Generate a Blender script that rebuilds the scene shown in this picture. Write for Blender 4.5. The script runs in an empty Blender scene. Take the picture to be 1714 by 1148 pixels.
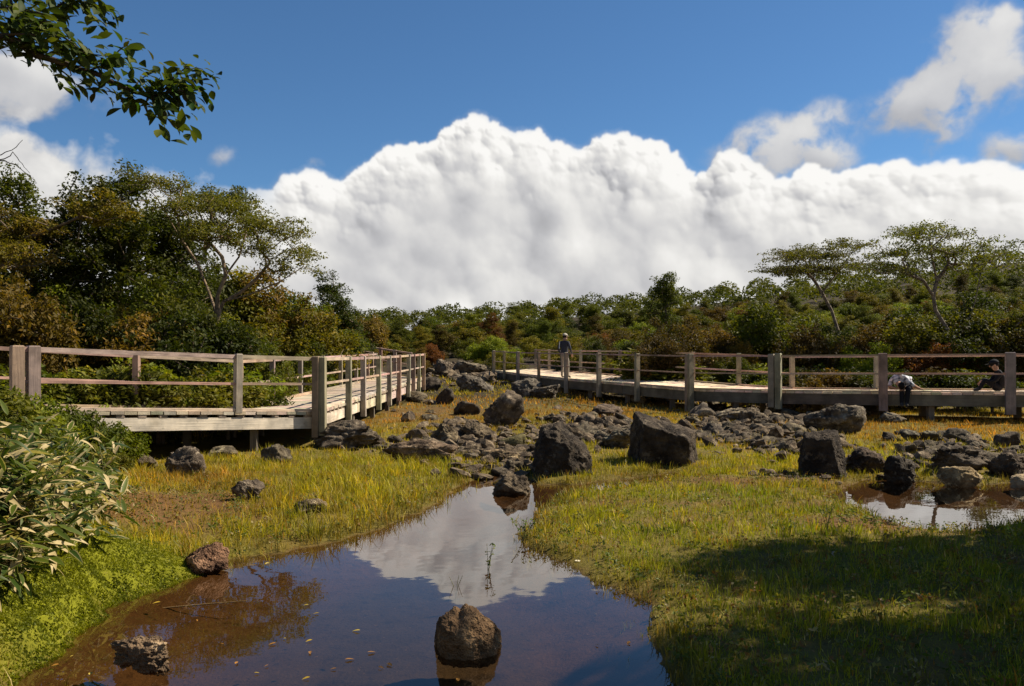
import bpy, bmesh, math, random
import numpy as np
from mathutils import Vector, Matrix

random.seed(7)
RS = np.random.RandomState(11)
scene = bpy.context.scene
col = scene.collection
R = math.radians

# ------------------------------------------------------------------ camera
F, CX, HZ, CAMZ = 1350.0, 857.0, 605.0, 1.65      # focal length and horizon of the photograph, in its pixels
cam_d = bpy.data.cameras.new('camera')
cam = bpy.data.objects.new('camera', cam_d); col.objects.link(cam)
cam.location = (0, 0, CAMZ); cam.rotation_euler = (R(90), 0, 0)
cam_d.sensor_width = 36; cam_d.lens = 36 * F / 1714
cam_d.shift_y = 31 / 1714
cam_d.clip_end = 4000; cam_d.clip_start = 0.05
scene.camera = cam

EXPO = 0.72
# ------------------------------------------------------------------ sun, exposure
SUN_AZ, SUN_EL = R(70), R(47)                     # azimuth from +Y towards +X
sv = Vector((math.sin(SUN_AZ) * math.cos(SUN_EL), math.cos(SUN_AZ) * math.cos(SUN_EL), math.sin(SUN_EL)))
sun_d = bpy.data.lights.new('sun', 'SUN'); sun_d.energy = 5.0; sun_d.angle = R(0.53); sun_d.color = (1.0, 0.90, 0.75)
sun = bpy.data.objects.new('sun', sun_d); col.objects.link(sun)
sun.rotation_euler = sv.to_track_quat('Z', 'Y').to_euler(); sun.location = (30, 15, 40)
vs = scene.view_settings
vs.view_transform = 'Standard'; vs.look = 'None'; vs.exposure = EXPO; vs.gamma = 1.0; vs.use_curve_mapping = False
scene.render.engine = 'CYCLES'
cy = scene.cycles
cy.max_bounces = 8; cy.diffuse_bounces = 3; cy.glossy_bounces = 4; cy.transmission_bounces = 4; cy.transparent_max_bounces = 8
cy.caustics_reflective = False; cy.caustics_refractive = False
cy.use_denoising = True

# ------------------------------------------------------------------ node helpers
class NT:
    def __init__(s, tree): s.t = tree; s.n = tree.nodes; s.l = tree.links
    def new(s, typ, **kw):
        n = s.n.new(typ)
        for k, v in kw.items(): setattr(n, k, v)
        return n
    def put(s, sock, v):
        if isinstance(v, bpy.types.NodeSocket): s.l.new(v, sock)
        elif v is not None:
            if isinstance(v, (tuple, list)) and sock.type == 'RGBA' and len(v) == 3: v = (*v, 1)
            sock.default_value = v
    def m(s, op, a, b=None, c=None, clamp=False):
        n = s.new('ShaderNodeMath', operation=op, use_clamp=clamp)
        for i, v in enumerate((a, b, c)): s.put(n.inputs[i], v)
        return n.outputs[0]
    def vm(s, op, a, b=None, scale=None):
        n = s.new('ShaderNodeVectorMath', operation=op)
        s.put(n.inputs[0], a)
        if b is not None: s.put(n.inputs[1], b)
        if scale is not None: s.put(n.inputs['Scale'], scale)
        return n.outputs[0]
    def mix(s, f, a, b, blend='MIX'):
        n = s.new('ShaderNodeMix', data_type='RGBA', blend_type=blend)
        s.put(n.inputs[0], f); s.put(n.inputs[6], a); s.put(n.inputs[7], b)
        return n.outputs[2]
    def sm(s, v, lo, hi, a=0.0, b=1.0):
        n = s.new('ShaderNodeMapRange', interpolation_type='SMOOTHSTEP')
        s.put(n.inputs[0], v); s.put(n.inputs[1], lo); s.put(n.inputs[2], hi); s.put(n.inputs[3], a); s.put(n.inputs[4], b)
        return n.outputs[0]
    def noise(s, vec, scale, detail=4, rough=0.55, col=False, lac=2.0):
        n = s.new('ShaderNodeTexNoise'); s.put(n.inputs['Vector'], vec); n.inputs['Scale'].default_value = scale
        n.inputs['Detail'].default_value = detail; n.inputs['Roughness'].default_value = rough; n.inputs['Lacunarity'].default_value = lac
        return n.outputs[1] if col else n.outputs[0]
    def vor(s, vec, scale, detail=0, rough=0.5, feature='F1', out='Distance', rand=1.0):
        n = s.new('ShaderNodeTexVoronoi', feature=feature); s.put(n.inputs['Vector'], vec); n.inputs['Scale'].default_value = scale
        if 'Detail' in n.inputs: n.inputs['Detail'].default_value = detail; n.inputs['Roughness'].default_value = rough
        if 'Smoothness' in n.inputs: n.inputs['Smoothness'].default_value = 0.6
        if 'Normalize' in [k for k in dir(n)]: pass
        n.inputs['Randomness'].default_value = rand
        return n.outputs[out]

def px_av(px, py):                       # photograph pixel -> azimuth, slope of a far direction
    az = math.atan((px - CX) / F)
    return az, (HZ - py) / F * math.cos(az)

# ------------------------------------------------------------------ world: clear sky with a bank of cumulus
world = bpy.data.worlds.new('World'); scene.world = world; world.use_nodes = True
W = NT(world.node_tree); W.n.clear()
sky = W.new('ShaderNodeTexSky', sky_type='NISHITA'); sky.sun_disc = False
sky.sun_elevation = SUN_EL; sky.sun_rotation = SUN_AZ
sky.altitude = 1300; sky.air_density = 1.0; sky.dust_density = 0.35; sky.ozone_density = 2.2
tc = W.new('ShaderNodeTexCoord'); sep = W.new('ShaderNodeSeparateXYZ'); W.l.new(tc.outputs['Generated'], sep.inputs[0])
X, Y, Z = sep.outputs
az = W.m('ARCTAN2', X, Y)
hl = W.m('MAXIMUM', W.m('SQRT', W.m('ADD', W.m('MULTIPLY', X, X), W.m('MULTIPLY', Y, Y))), 0.02)
vv = W.m('DIVIDE', Z, hl)
cmb = W.new('ShaderNodeCombineXYZ'); W.l.new(az, cmb.inputs[0]); W.l.new(vv, cmb.inputs[1])
p0 = cmb.outputs[0]
outline = [(-330, 235), (-150, 205), (0, 200), (45, 192), (100, 235), (180, 258), (300, 305), (420, 330), (455, 322), (480, 296), (525, 292), (570, 305), (600, 285),
           (650, 250), (728, 236), (745, 214), (790, 196), (835, 208), (860, 222), (885, 222), (930, 244), (985, 242), (1045, 228), (1105, 246),
           (1150, 272), (1166, 300), (1182, 294), (1196, 258), (1250, 262), (1300, 312), (1335, 296), (1356, 282), (1390, 294), (1480, 284), (1540, 276),
           (1640, 276), (1714, 296), (1800, 280), (1900, 300), (2050, 285)]
blobs = [(1330, 228, 66, 30, 25, 1), (1270, 250, 62, 36, 15, 1), (1375, 262, 42, 26, -12, 1), (1290, 285, 38, 30, 30, 1),
         (1618, 85, 46, 62, -25, 1), (1590, 140, 70, 42, 32, 1), (1530, 165, 60, 24, 22, 1), (1580, 205, 24, 42, -10, 1), (1660, 110, 46, 44, -30, 1), (1650, 50, 26, 22, 0, 1),
         (1695, 30, 34, 12, -22, 0.45), (1705, 248, 44, 22, 8, 1), (60, 140, 70, 34, -8, 1), (10, 175, 40, 24, 0, 1), (30, 105, 52, 22, -10, 1),
         (375, 262, 24, 17, 20, 0.42), (530, 272, 20, 9, 0, 0.3), (1900, 140, 90, 40, 10, 1), (-200, 120, 110, 40, 0, 1)]
# ---- cloud chart: puffs of a cumulus bank worked out once, on a chart of azimuth x slope
def cloud_chart(NX=2200, NY=600, VMAX=0.56):
    K = 1.6; AT = math.atan(K * math.pi)
    rs = np.random.RandomState(4)
    u = (np.arange(NX) + 0.5) / NX; azc = np.tan((u - 0.5) * 2 * AT) / K
    vc = (np.arange(NY) + 0.5) / NY * VMAX
    # work in "pixels" of the photograph along the chart: a = azimuth*F, b = slope*F
    A = np.broadcast_to((azc * F)[None, :], (NY, NX)).astype(np.float32); Bv = np.broadcast_to((vc * F)[:, None], (NY, NX)).astype(np.float32)
    perm = rs.permutation(256); perm = np.concatenate([perm, perm]).astype(np.int32); ga = rs.uniform(0, 2 * np.pi, 256); gx_, gy2 = np.cos(ga).astype(np.float32), np.sin(ga).astype(np.float32)
    def p2(x, y):
        xi = np.floor(x).astype(np.int32); yi = np.floor(y).astype(np.int32); xf = x - xi; yf = y - yi; xi &= 255; yi &= 255
        ux = xf * xf * xf * (xf * (xf * 6 - 15) + 10); uy = yf * yf * yf * (yf * (yf * 6 - 15) + 10)
        def g(i, j, dx, dy):
            h = perm[perm[(xi + i) & 255] + ((yi + j) & 255)]; return gx_[h] * dx + gy2[h] * dy
        a = g(0, 0, xf, yf); b = g(1, 0, xf - 1, yf); c = g(0, 1, xf, yf - 1); d = g(1, 1, xf - 1, yf - 1)
        return ((a + (b - a) * ux) * (1 - uy) + (c + (d - c) * ux) * uy) * 1.5
    def fb(x, y, s, o, rough=0.5, off=0.0):
        t = 0; a = 1.0; w = 0; x = x / s + off; y = y / s + off * 1.7
        for _ in range(o): t = t + a * p2(x, y); w += a; a *= rough; x = x * 2.03 + 5.2; y = y * 2.03 + 1.3
        return t / w
    w1 = fb(A, Bv, 70, 4, 0.55, 3.0); w2 = fb(A, Bv, 70, 4, 0.55, 41.0)
    f1 = fb(A, Bv, 20, 4, 0.65, 11.0); f2 = fb(A, Bv, 20, 4, 0.65, 23.0)
    Aw = A + 10 * w1 + 7.0 * f1; Bw = Bv + 10 * w2 + 7.0 * f2
    prof_a = np.array([px_av(*q)[0] * F for q in outline]); prof_b = np.array([px_av(*q)[1] * F for q in outline])
    far_n = 90 * np.sin(azc * 2.3 + 1.0) + 50 * np.sin(azc * 5.1)
    pr = np.interp(azc * F, prof_a, prof_b) + far_n * np.clip((np.abs(azc) - 0.75) / 0.4, 0, 1)
    r1 = lambda k, o: 1 - 2 * np.abs(p2((azc * F / k + o).astype(np.float32), np.full(NX, o * 1.3, np.float32)))
    pr = pr + 8 * r1(52, 3.3) + 4.5 * r1(21, 9.1) - 5
    # puffs: many overlapping balls below the outline, smaller ones towards the top
    H = np.full((NY, NX), -1e3, np.float32); A1 = azc * F
    def puff(a, b, r, z):
        i0, i1 = np.searchsorted(A1, [a - r - 30, a + r + 30]); j0 = max(0, int((b - r - 30) / F / VMAX * NY)); j1 = min(NY, int((b + r + 30) / F / VMAX * NY) + 1)
        if i1 <= i0 or j1 <= j0: return
        d2 = (Aw[j0:j1, i0:i1] - a) ** 2 + (Bw[j0:j1, i0:i1] - b) ** 2
        k = d2 < r * r
        h = np.where(k, z + np.sqrt(np.maximum(r * r - d2, 0)), -1e3); H[j0:j1, i0:i1] = np.maximum(H[j0:j1, i0:i1], h)
    amin, amax = -math.pi * F, math.pi * F
    xs = np.linspace(-0.98, 0.98, 15)
    for n, r0, r1 in ((700, 60, 120), (1900, 28, 62), (3600, 12, 28), (3800, 5.5, 12), (1500, 7, 20)):
        for _ in range(n):
            a = rs.uniform(-900, 900) if rs.random() < 0.68 else rs.uniform(amin, amax)
            r = rs.uniform(r0, r1) * (0.8 if abs(a) < 900 else 1.2)
            top = float((np.interp(a + xs * r, A1, pr) - np.sqrt(1 - xs * xs) * r).min()) + r * (0.06 if n != 1500 else 0.55)
            t = rs.random() ** (1.5 if r > 20 else 2.6) * (0.04 if n == 1500 else 1); b = top - t * max(30.0, top + 60)
            z = (1 - t) * -70 + t * 90 - r * 0.55 + rs.uniform(-16, 16)
            puff(a, b, r, z)
    def blur(a, s):
        for _ in range(2):
            for ax in (0, 1):
                k = int(s) | 1; pad = [(0, 0), (0, 0)]; pad[ax] = (k // 2 + 1, k // 2); c = np.cumsum(np.pad(a, pad, mode='edge'), axis=ax, dtype=np.float64)
                a = ((c[k:] - c[:-k]) if ax == 0 else (c[:, k:] - c[:, :-k])) / k
                a = a.astype(np.float32)
        return a
    solid = (H > -900).astype(np.float32); Hs = np.where(H > -900, H, H[H > -900].min() if (H > -900).any() else 0)
    dA = np.gradient(A1)[None, :]; dB = F * VMAX / NY
    def lam(h):
        gxx = np.gradient(h, axis=1) / dA; gyy = np.gradient(h, axis=0) / dB
        nz = 1 / np.sqrt(1 + gxx ** 2 + gyy ** 2); s = np.array([0.62, 0.70, -0.12]); s = s / np.linalg.norm(s)
        return (-gxx * s[0] - gyy * s[1] + s[2]) * nz
    ks = np.ones(121) / 121; prs = np.convolve(np.pad(pr, 60, mode='edge'), ks, 'valid'); depth = np.clip((prs[None, :] + 10 * w1 - Bv) / 135.0, 0, 1)
    Hin = np.where(solid > 0, H, blur(Hs, 9))
    L1 = lam(blur(Hin, 3)); L2 = lam(blur(Hin, 11)); L3 = lam(blur(Hin, 35))
    L = 0.42 * L1 * np.clip(1.45 - depth, 0.5, 1) + 0.40 * L2 + 0.22 * L3
    ao = np.clip((blur(Hin, 31) - Hin) / 28.0, -1, 1)
    lum = 0.63 + 0.52 * L - 0.16 * ao + 0.16 * (1 - depth) ** 2 - 0.03 * depth + 0.20 * fb(A, Bv, 130, 5, 0.55, 7.0) + 0.10 * w1 + 0.05 * f1
    lum = np.clip(lum, 0.40, 0.97); lum = np.where(True, lum, 0) ; bl = blur(lum.astype(np.float32), 5); kk = np.clip(0.6 * depth, 0, 0.55); lum = lum * (1 - kk) + bl * kk
    bl = blur(lum.astype(np.float32), 25) + 0.22 * fb(A, Bv, 120, 5, 0.55, 77.0); kk = 0.65 * np.clip((depth - 0.5 + 0.6 * w2) / 0.5, 0, 1); lum = lum * (1 - kk) + bl * kk
    fz_ = np.clip(0.5 + 1.6 * fb(A, Bv, 210, 2, 0.5, 91.0), 0, 1); al = blur(solid, 3); sb = blur(solid, 11); al = al * (1 - fz_ * 0.3) + fz_ * 0.3 * np.clip(sb * 1.2 - 0.06 + 2.6 * f1 * sb * (1 - sb), 0, 1)
    soft = np.clip((A1 + 500) / 130, 0, 1)[None, :] * 1.0                     # frayed towards the left
    frn = fb(A + 14 * w1, Bv + 14 * w2, 64, 6, 0.53, 19.0)
    edge = (pr[None, :] - Bv) / 40.0 + 1.5 * frn
    al = al * soft + (1 - soft) * np.clip(edge * 0.9 + 0.2, 0, 1) ** 1.3
    lum = lum * soft + (1 - soft) * np.clip(0.66 + 0.2 * frn + 0.12 * w2 + 0.12 * (1 - depth), 0.4, 0.95)
    # loose clouds
    I = np.zeros((NY, NX), np.float32)
    for (bx, by, rx, ry, rot, wt) in blobs:
        a, v = px_av(bx, by); c, s_ = math.cos(R(rot)), math.sin(R(rot)); dx = A + 9 * w1 - a * F; dv = Bv + 9 * w2 - v * F
        g = np.exp(-0.9 * (((dx * c + dv * s_) / rx) ** 2 + ((-dx * s_ + dv * c) / ry) ** 2)); I = I + wt * g * (1 - 0.75 * np.minimum(I, 1.2))
    sI = I * (1.0 + 0.8 * frn) + 0.60 * frn * np.clip(I * 3, 0, 1)
    alI = np.clip((sI - 0.12) / 0.85, 0, 1); alI = alI * alI * (3 - 2 * alI) * 0.95
    gI = lam(blur(I * 60, 25)); lI = np.clip(0.54 + 0.12 * I + 0.10 * frn + 0.20 * gI, 0.36, 0.86)
    out = al + alI * (1 - al)
    lum = (lum * al + lI * alI * (1 - al)) / np.maximum(out, 1e-4)
    out = out * np.clip((VMAX - 0.02 - vc) / 0.05, 0, 1)[:, None]
    return lum.astype(np.float32), np.clip(out, 0, 1).astype(np.float32), K, AT, VMAX

_lum, _al, CK, CAT, CVM = cloud_chart()
chart = bpy.data.images.new('cloud_chart', _lum.shape[1], _lum.shape[0], alpha=False, float_buffer=True)
chart.colorspace_settings.name = 'Non-Color'
_px = np.ones((_lum.shape[0], _lum.shape[1], 4), np.float32); _px[..., 0] = _lum; _px[..., 1] = _al; _px[..., 2] = 0
chart.pixels.foreach_set(_px.ravel()); chart.update(); chart.pack()
uu = W.m('MULTIPLY_ADD', W.m('ARCTANGENT', W.m('MULTIPLY', az, CK)), 0.5 / CAT, 0.5)
cc = W.new('ShaderNodeCombineXYZ'); W.l.new(uu, cc.inputs[0]); W.l.new(W.m('DIVIDE', vv, CVM), cc.inputs[1])
ti = W.new('ShaderNodeTexImage', extension='EXTEND', interpolation='Linear'); ti.image = chart; W.l.new(cc.outputs[0], ti.inputs[0])
sc_ = W.new('ShaderNodeSeparateColor'); W.l.new(ti.outputs[0], sc_.inputs[0])
lumx, alpha = sc_.outputs[0], sc_.outputs[1]
ccol = W.mix(W.sm(lumx, 0.45, 0.85), (0.965, 0.965, 1.0), (1.0, 0.985, 0.955))
cl = W.vm('SCALE', ccol, scale=W.m('MULTIPLY', lumx, 2 ** -EXPO))
STR = 0.061
skyc = W.vm('SCALE', W.vm('MULTIPLY', sky.outputs[0], (0.60, 0.88, 1.06)), scale=STR)
final = W.mix(W.m('MULTIPLY', alpha, W.sm(vv, -0.05, 0.0)), skyc, cl)
bg = W.new('ShaderNodeBackground'); W.put(bg.inputs[0], final); bg.inputs[1].default_value = 1.0
wo = W.new('ShaderNodeOutputWorld'); W.l.new(bg.outputs[0], wo.inputs[0])
world.cycles.sampling_method = 'MANUAL'; world.cycles.sample_map_resolution = 512

# ------------------------------------------------------------------ numpy noise
_perm = RS.permutation(256); _perm = np.concatenate([_perm, _perm, _perm])
_g = RS.normal(size=(256, 3)); _g /= np.linalg.norm(_g, axis=1)[:, None]
def perlin(P):
    P = np.asarray(P, dtype=float); Pi = np.floor(P).astype(int); Pf = P - Pi; Pi &= 255
    u = Pf * Pf * Pf * (Pf * (Pf * 6 - 15) + 10); out = 0
    for i in (0, 1):
        for j in (0, 1):
            for k in (0, 1):
                h = _perm[_perm[_perm[(Pi[:, 0] + i) & 255] + ((Pi[:, 1] + j) & 255)] + ((Pi[:, 2] + k) & 255)]
                d = ((Pf - (i, j, k)) * _g[h]).sum(1)
                w = (u[:, 0] if i else 1 - u[:, 0]) * (u[:, 1] if j else 1 - u[:, 1]) * (u[:, 2] if k else 1 - u[:, 2])
                out = out + w * d
    return out * 1.6
def fbm(P, o=4, ridged=False):
    a, s, t = 1.0, 0, 0
    P = np.asarray(P, dtype=float)
    for _ in range(o):
        n = perlin(P); n = (1 - 2 * np.abs(n)) if ridged else n
        s = s + a * n; t += a; a *= 0.5; P = P * 2.03 + 17.3
    return s / t
def xy3(x, y, s=1.0, z=0.0): return np.stack([np.asarray(x) * s, np.asarray(y) * s, np.full(np.shape(x), z)], 1)
def sstep(v, a, b):
    t = np.clip((v - a) / (b - a), 0, 1); return t * t * (3 - 2 * t)

# ------------------------------------------------------------------ terrain function
def flat(px, py, z=0.0):
    d = (CAMZ - z) * F / (py - HZ); return ((px - CX) / F * d, d)
POND = np.array([flat(*p) for p in [(-80, 1210), (40, 1130), (110, 1068), (190, 1008), (250, 988), (310, 970), (380, 938), (470, 925), (560, 905), (640, 880), (735, 842),
        (768, 812), (800, 799), (850, 790), (885, 797), (900, 812), (990, 808), (1080, 796), (1130, 790), (1140, 798), (1060, 815), (990, 825), (930, 838),
        (897, 860), (890, 885), (868, 893), (900, 922), (960, 948), (1040, 985), (1085, 1012), (1092, 1050), (1105, 1100), (1135, 1148), (1160, 1230), (1200, 1500), (-500, 1500)]])
POOL = np.array([flat(*p) for p in [(1375, 828), (1440, 803), (1480, 800), (1560, 806), (1650, 812), (1760, 800), (1850, 800), (1850, 872), (1714, 876), (1640, 886), (1560, 890), (1500, 880), (1430, 852)]])
def sdf(x, y, poly):
    x = np.asarray(x, float); y = np.asarray(y, float); d2 = np.full(x.shape, 1e9); ins = np.zeros(x.shape, bool); n = len(poly)
    for i in range(n):
        ax, ay = poly[i]; bx, by = poly[(i + 1) % n]; ex, ey = bx - ax, by - ay
        t = np.clip(((x - ax) * ex + (y - ay) * ey) / (ex * ex + ey * ey + 1e-12), 0, 1)
        d2 = np.minimum(d2, (x - ax - t * ex) ** 2 + (y - ay - t * ey) ** 2)
        c = ((ay > y) != (by > y)); xi = ax + (y - ay) / (by - ay + 1e-12) * ex
        ins ^= c & (x < xi)
    d = np.sqrt(d2); return np.where(ins, -d, d)
def shore(x, y):
    x = np.atleast_1d(np.asarray(x, float)); y = np.atleast_1d(np.asarray(y, float))
    out = np.full(x.shape, 20.0)
    k = (np.abs(x) < 14) & (y < 20)
    if k.any():
        xx, yy = x[k], y[k]
        s = np.minimum(sdf(xx, yy, POND), sdf(xx, yy, POOL))
        out[k] = s + 0.15 * fbm(xy3(xx, yy, 1.9), 3) + 0.075 * fbm(xy3(xx, yy, 7.0, 3.1), 3)
    return out
MOSS = flat(185, 945, 0.3)
_by = [-60, 0, 8, 11, 14, 18, 22, 30]; _bz = [0.12, 0.08, 0.07, 0.08, 0.12, 0.16, 0.21, 0.40]
def gz(x, y):
    x = np.atleast_1d(np.asarray(x, float)); y = np.atleast_1d(np.asarray(y, float))
    z = np.interp(y, _by, _bz)
    crest = np.clip(7.6 + 0.085 * x + 0.05 * np.clip(x - 25, 0, 60), 6.0, 21.0) - 0.5
    z = z + crest * (np.clip((y - 30) / 90, 0, 1) ** 1.15) - np.clip(y - 130, 0, 500) * 0.02
    z = z + 0.10 * np.clip(-x - 5.5, 0, 25) * sstep(y, 9, 20) * np.clip(1 - (y - 40) / 60, 0.1, 1)
    z = z + 0.07 * np.clip(x - 10, 0, 25) * sstep(y, 24, 34) * np.clip(1 - (y - 40) / 60, 0.1, 1)
    far = np.clip(y / 40, 0.3, 3)
    z = z + 0.045 * fbm(xy3(x, y, 0.7, 5.0), 4) * far + 0.02 * fbm(xy3(x, y, 4.0, 9.0), 3) + 0.03 * fbm(xy3(x, y, 1.9, 29.0), 3)
    # bank on the left with its moss cushion
    bank = sstep(-x - 0.36 * y, 0.1, 1.6) * sstep(y, 12.5, 7.5)
    z = z + 0.34 * bank
    q = ((x - MOSS[0]) / 0.75) ** 2 + ((y - MOSS[1]) / 1.05) ** 2
    z = z + 0.20 * np.exp(-q * 1.2)
    s = shore(x, y)
    up = sstep(s, 0.0, 0.55)
    z = np.where(s > 0, 0.012 + (np.maximum(z, 0.045) - 0.012) * (0.35 * sstep(s, 0, 0.10) + 0.65 * up), 0.012 - 0.20 * sstep(-s, 0.0, 0.7) - 0.02 * sstep(-s, 0, .05))
    return z
def g1(x, y): return float(gz(x, y)[0])
def on_ground(px, py, z=None):
    if z is not None: x, d = flat(px, py, z); return Vector((x, d, z))
    lo, hi = 2.0, 140.0                            # first crossing of the pixel's ray with the terrain
    ds = np.geomspace(2.5, 140, 400); xs = (px - CX) / F * ds
    zr = CAMZ - (py - HZ) / F * ds
    below = np.nonzero(zr <= gz(xs, ds))[0]
    d = ds[below[0]] if len(below) else 60.0
    x = (px - CX) / F * d
    return Vector((x, d, g1(x, d)))
def at(px, py, d): return Vector(((px - CX) / F * d, d, CAMZ - (py - HZ) / F * d))

# ------------------------------------------------------------------ object helpers
def tag(o, label=None, cat=None, group=None, kind=None):
    if label: o['label'] = label
    if cat: o['category'] = cat
    if group: o['group'] = group
    if kind: o['kind'] = kind
    return o
def link(name, me, parent=None, color=None):
    o = bpy.data.objects.new(name, me); col.objects.link(o)
    if parent is not None: o.parent = parent
    if color is not None: o.color = (*color, 1)
    return o
def empty(name, loc, rz=0, s=1.0):
    o = bpy.data.objects.new(name, None); col.objects.link(o); o.location = loc; o.rotation_euler = (0, 0, rz)
    o.scale = (s, s, s) if not isinstance(s, tuple) else s; o.empty_display_size = 0.1
    return o
def mesh_np(name, V, Fc, mat=None, smooth=False, attrs=None):
    V = np.asarray(V, np.float32); me = bpy.data.meshes.new(name)
    Fs = Fc if isinstance(Fc, list) else [Fc]
    Fs = [np.asarray(f, np.int32) for f in Fs if len(f)]
    nl = sum(f.size for f in Fs); npoly = sum(len(f) for f in Fs)
    me.vertices.add(len(V)); me.vertices.foreach_set('co', V.ravel())
    me.loops.add(nl); me.loops.foreach_set('vertex_index', np.concatenate([f.ravel() for f in Fs]))
    me.polygons.add(npoly)
    tot = np.concatenate([np.full(len(f), f.shape[1], np.int32) for f in Fs])
    st = np.concatenate([[0], np.cumsum(tot)[:-1]]).astype(np.int32)
    me.polygons.foreach_set('loop_start', st)
    me.polygons.foreach_set('use_smooth', np.full(npoly, bool(smooth)))
    for k, (typ, arr) in (attrs or {}).items():
        a = me.attributes.new(k, typ, 'POINT')
        a.data.foreach_set('color' if 'COLOR' in typ else 'vector' if 'VECTOR' in typ else 'value', np.asarray(arr, np.float32).ravel())
    me.update(calc_edges=True)
    if mat: me.materials.append(mat)
    return me
def grain(P, axis):
    P = np.asarray([tuple(p) for p in P], float); ax = np.array(axis, float); ax /= np.linalg.norm(ax); ref = np.array([0, 0, 1.0]) if abs(ax[2]) < 0.8 else np.array([1.0, 0, 0])
    u = np.cross(ax, ref); u /= np.linalg.norm(u); w = np.cross(ax, u); return {'grain': ('FLOAT_VECTOR', np.stack([P @ ax, P @ u, P @ w], 1))}
def box_pts(P8, name, mat, bev=0.0):
    F6 = [(0, 3, 2, 1), (4, 5, 6, 7), (0, 1, 5, 4), (1, 2, 6, 5), (2, 3, 7, 6), (3, 0, 4, 7)]
    return mesh_np(name, P8, np.array(F6), mat, attrs=grain(P8, np.array(P8[3]) - np.array(P8[0])))
def bar_mesh(name, a, b, w, h, mat, up=Vector((0, 0, 1))):
    a = Vector(a); b = Vector(b); t = (b - a).normalized(); s = t.cross(up)
    if s.length < 1e-4: s = Vector((1, 0, 0))
    s.normalize(); u = s.cross(t)
    P = []
    for e in (a, b):
        for (i, j) in ((-1, -1), (1, -1), (1, 1), (-1, 1)): P.append(e + s * (i * w / 2) + u * (j * h / 2))
    return mesh_np(name, [tuple(p) for p in P], np.array([(0, 1, 2, 3), (7, 6, 5, 4), (0, 4, 5, 1), (1, 5, 6, 2), (2, 6, 7, 3), (3, 7, 4, 0)]), mat, attrs=grain(P, b - a))

# ------------------------------------------------------------------ materials
def material(name):
    m = bpy.data.materials.new(name); m.use_nodes = True; t = NT(m.node_tree); t.n.clear()
    o = t.new('ShaderNodeOutputMaterial'); return m, t, o
def principled(t, o, colr, rough=0.8, normal=None, spec=0.3, coat=None):
    b = t.new('ShaderNodeBsdfPrincipled'); t.put(b.inputs['Base Color'], colr); t.put(b.inputs['Roughness'], rough)
    t.put(b.inputs['Specular IOR Level'], spec)
    if normal is not None: t.put(b.inputs['Normal'], normal)
    t.l.new(b.outputs[0], o.inputs[0]); return b
def bump(t, h, dist=0.01, strength=1.0, normal=None):
    b = t.new('ShaderNodeBump'); b.inputs['Distance'].default_value = dist; b.inputs['Strength'].default_value = strength
    t.put(b.inputs['Height'], h)
    if normal is not None: t.put(b.inputs['Normal'], normal)
    return b.outputs[0]
def attr(t, name):
    a = t.new('ShaderNodeAttribute'); a.attribute_name = name; return a
def wood_mat(name):
    m, t, o = material(name); oi = t.new('ShaderNodeObjectInfo'); g = t.new('ShaderNodeNewGeometry').outputs['Position']
    gr = t.vm('ADD', attr(t, 'grain').outputs['Vector'], t.vm('SCALE', (7.3, 3.1, 5.7), scale=oi.outputs['Random']))
    fib = t.noise(t.vm('MULTIPLY', gr, (2.2, 60, 60)), 1.0, 5, 0.65); crack = t.noise(t.vm('MULTIPLY', gr, (1.1, 34, 34)), 1.0, 3, 0.6)
    n1 = t.noise(gr, 3.0, 5, 0.6); n3 = t.noise(g, 1.4, 4, 0.6); n4 = t.noise(g, 11, 4, 0.65)
    c = t.mix(t.sm(n1, 0.3, 0.75), (0.66, 0.65, 0.63), (1.15, 1.10, 1.02))
    c = t.mix(0.85, c, t.mix(fib, (0.5, 0.48, 0.46), (1.45, 1.43, 1.4)), 'MULTIPLY')
    c = t.mix(1.0, c, oi.outputs['Color'], 'MULTIPLY')
    c = t.mix(t.sm(n3, 0.50, 0.68, 0, 0.55), c, t.mix(1.0, c, (0.42, 0.40, 0.34), 'MULTIPLY'))
    c = t.mix(t.sm(n4, 0.60, 0.74, 0, 0.5), c, (0.13, 0.115, 0.085))
    ck = t.sm(crack, 0.66, 0.72); c = t.mix(t.m('MULTIPLY', ck, 0.8), c, (0.03, 0.025, 0.02))
    c = t.vm('SCALE', c, scale=t.m('MULTIPLY_ADD', oi.outputs['Random'], 0.4, 0.8))
    principled(t, o, c, 0.82, bump(t, t.m('SUBTRACT', fib, ck), 0.006, 0.8), 0.2); return m
M_WOOD = wood_mat('weathered_wood')

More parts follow.
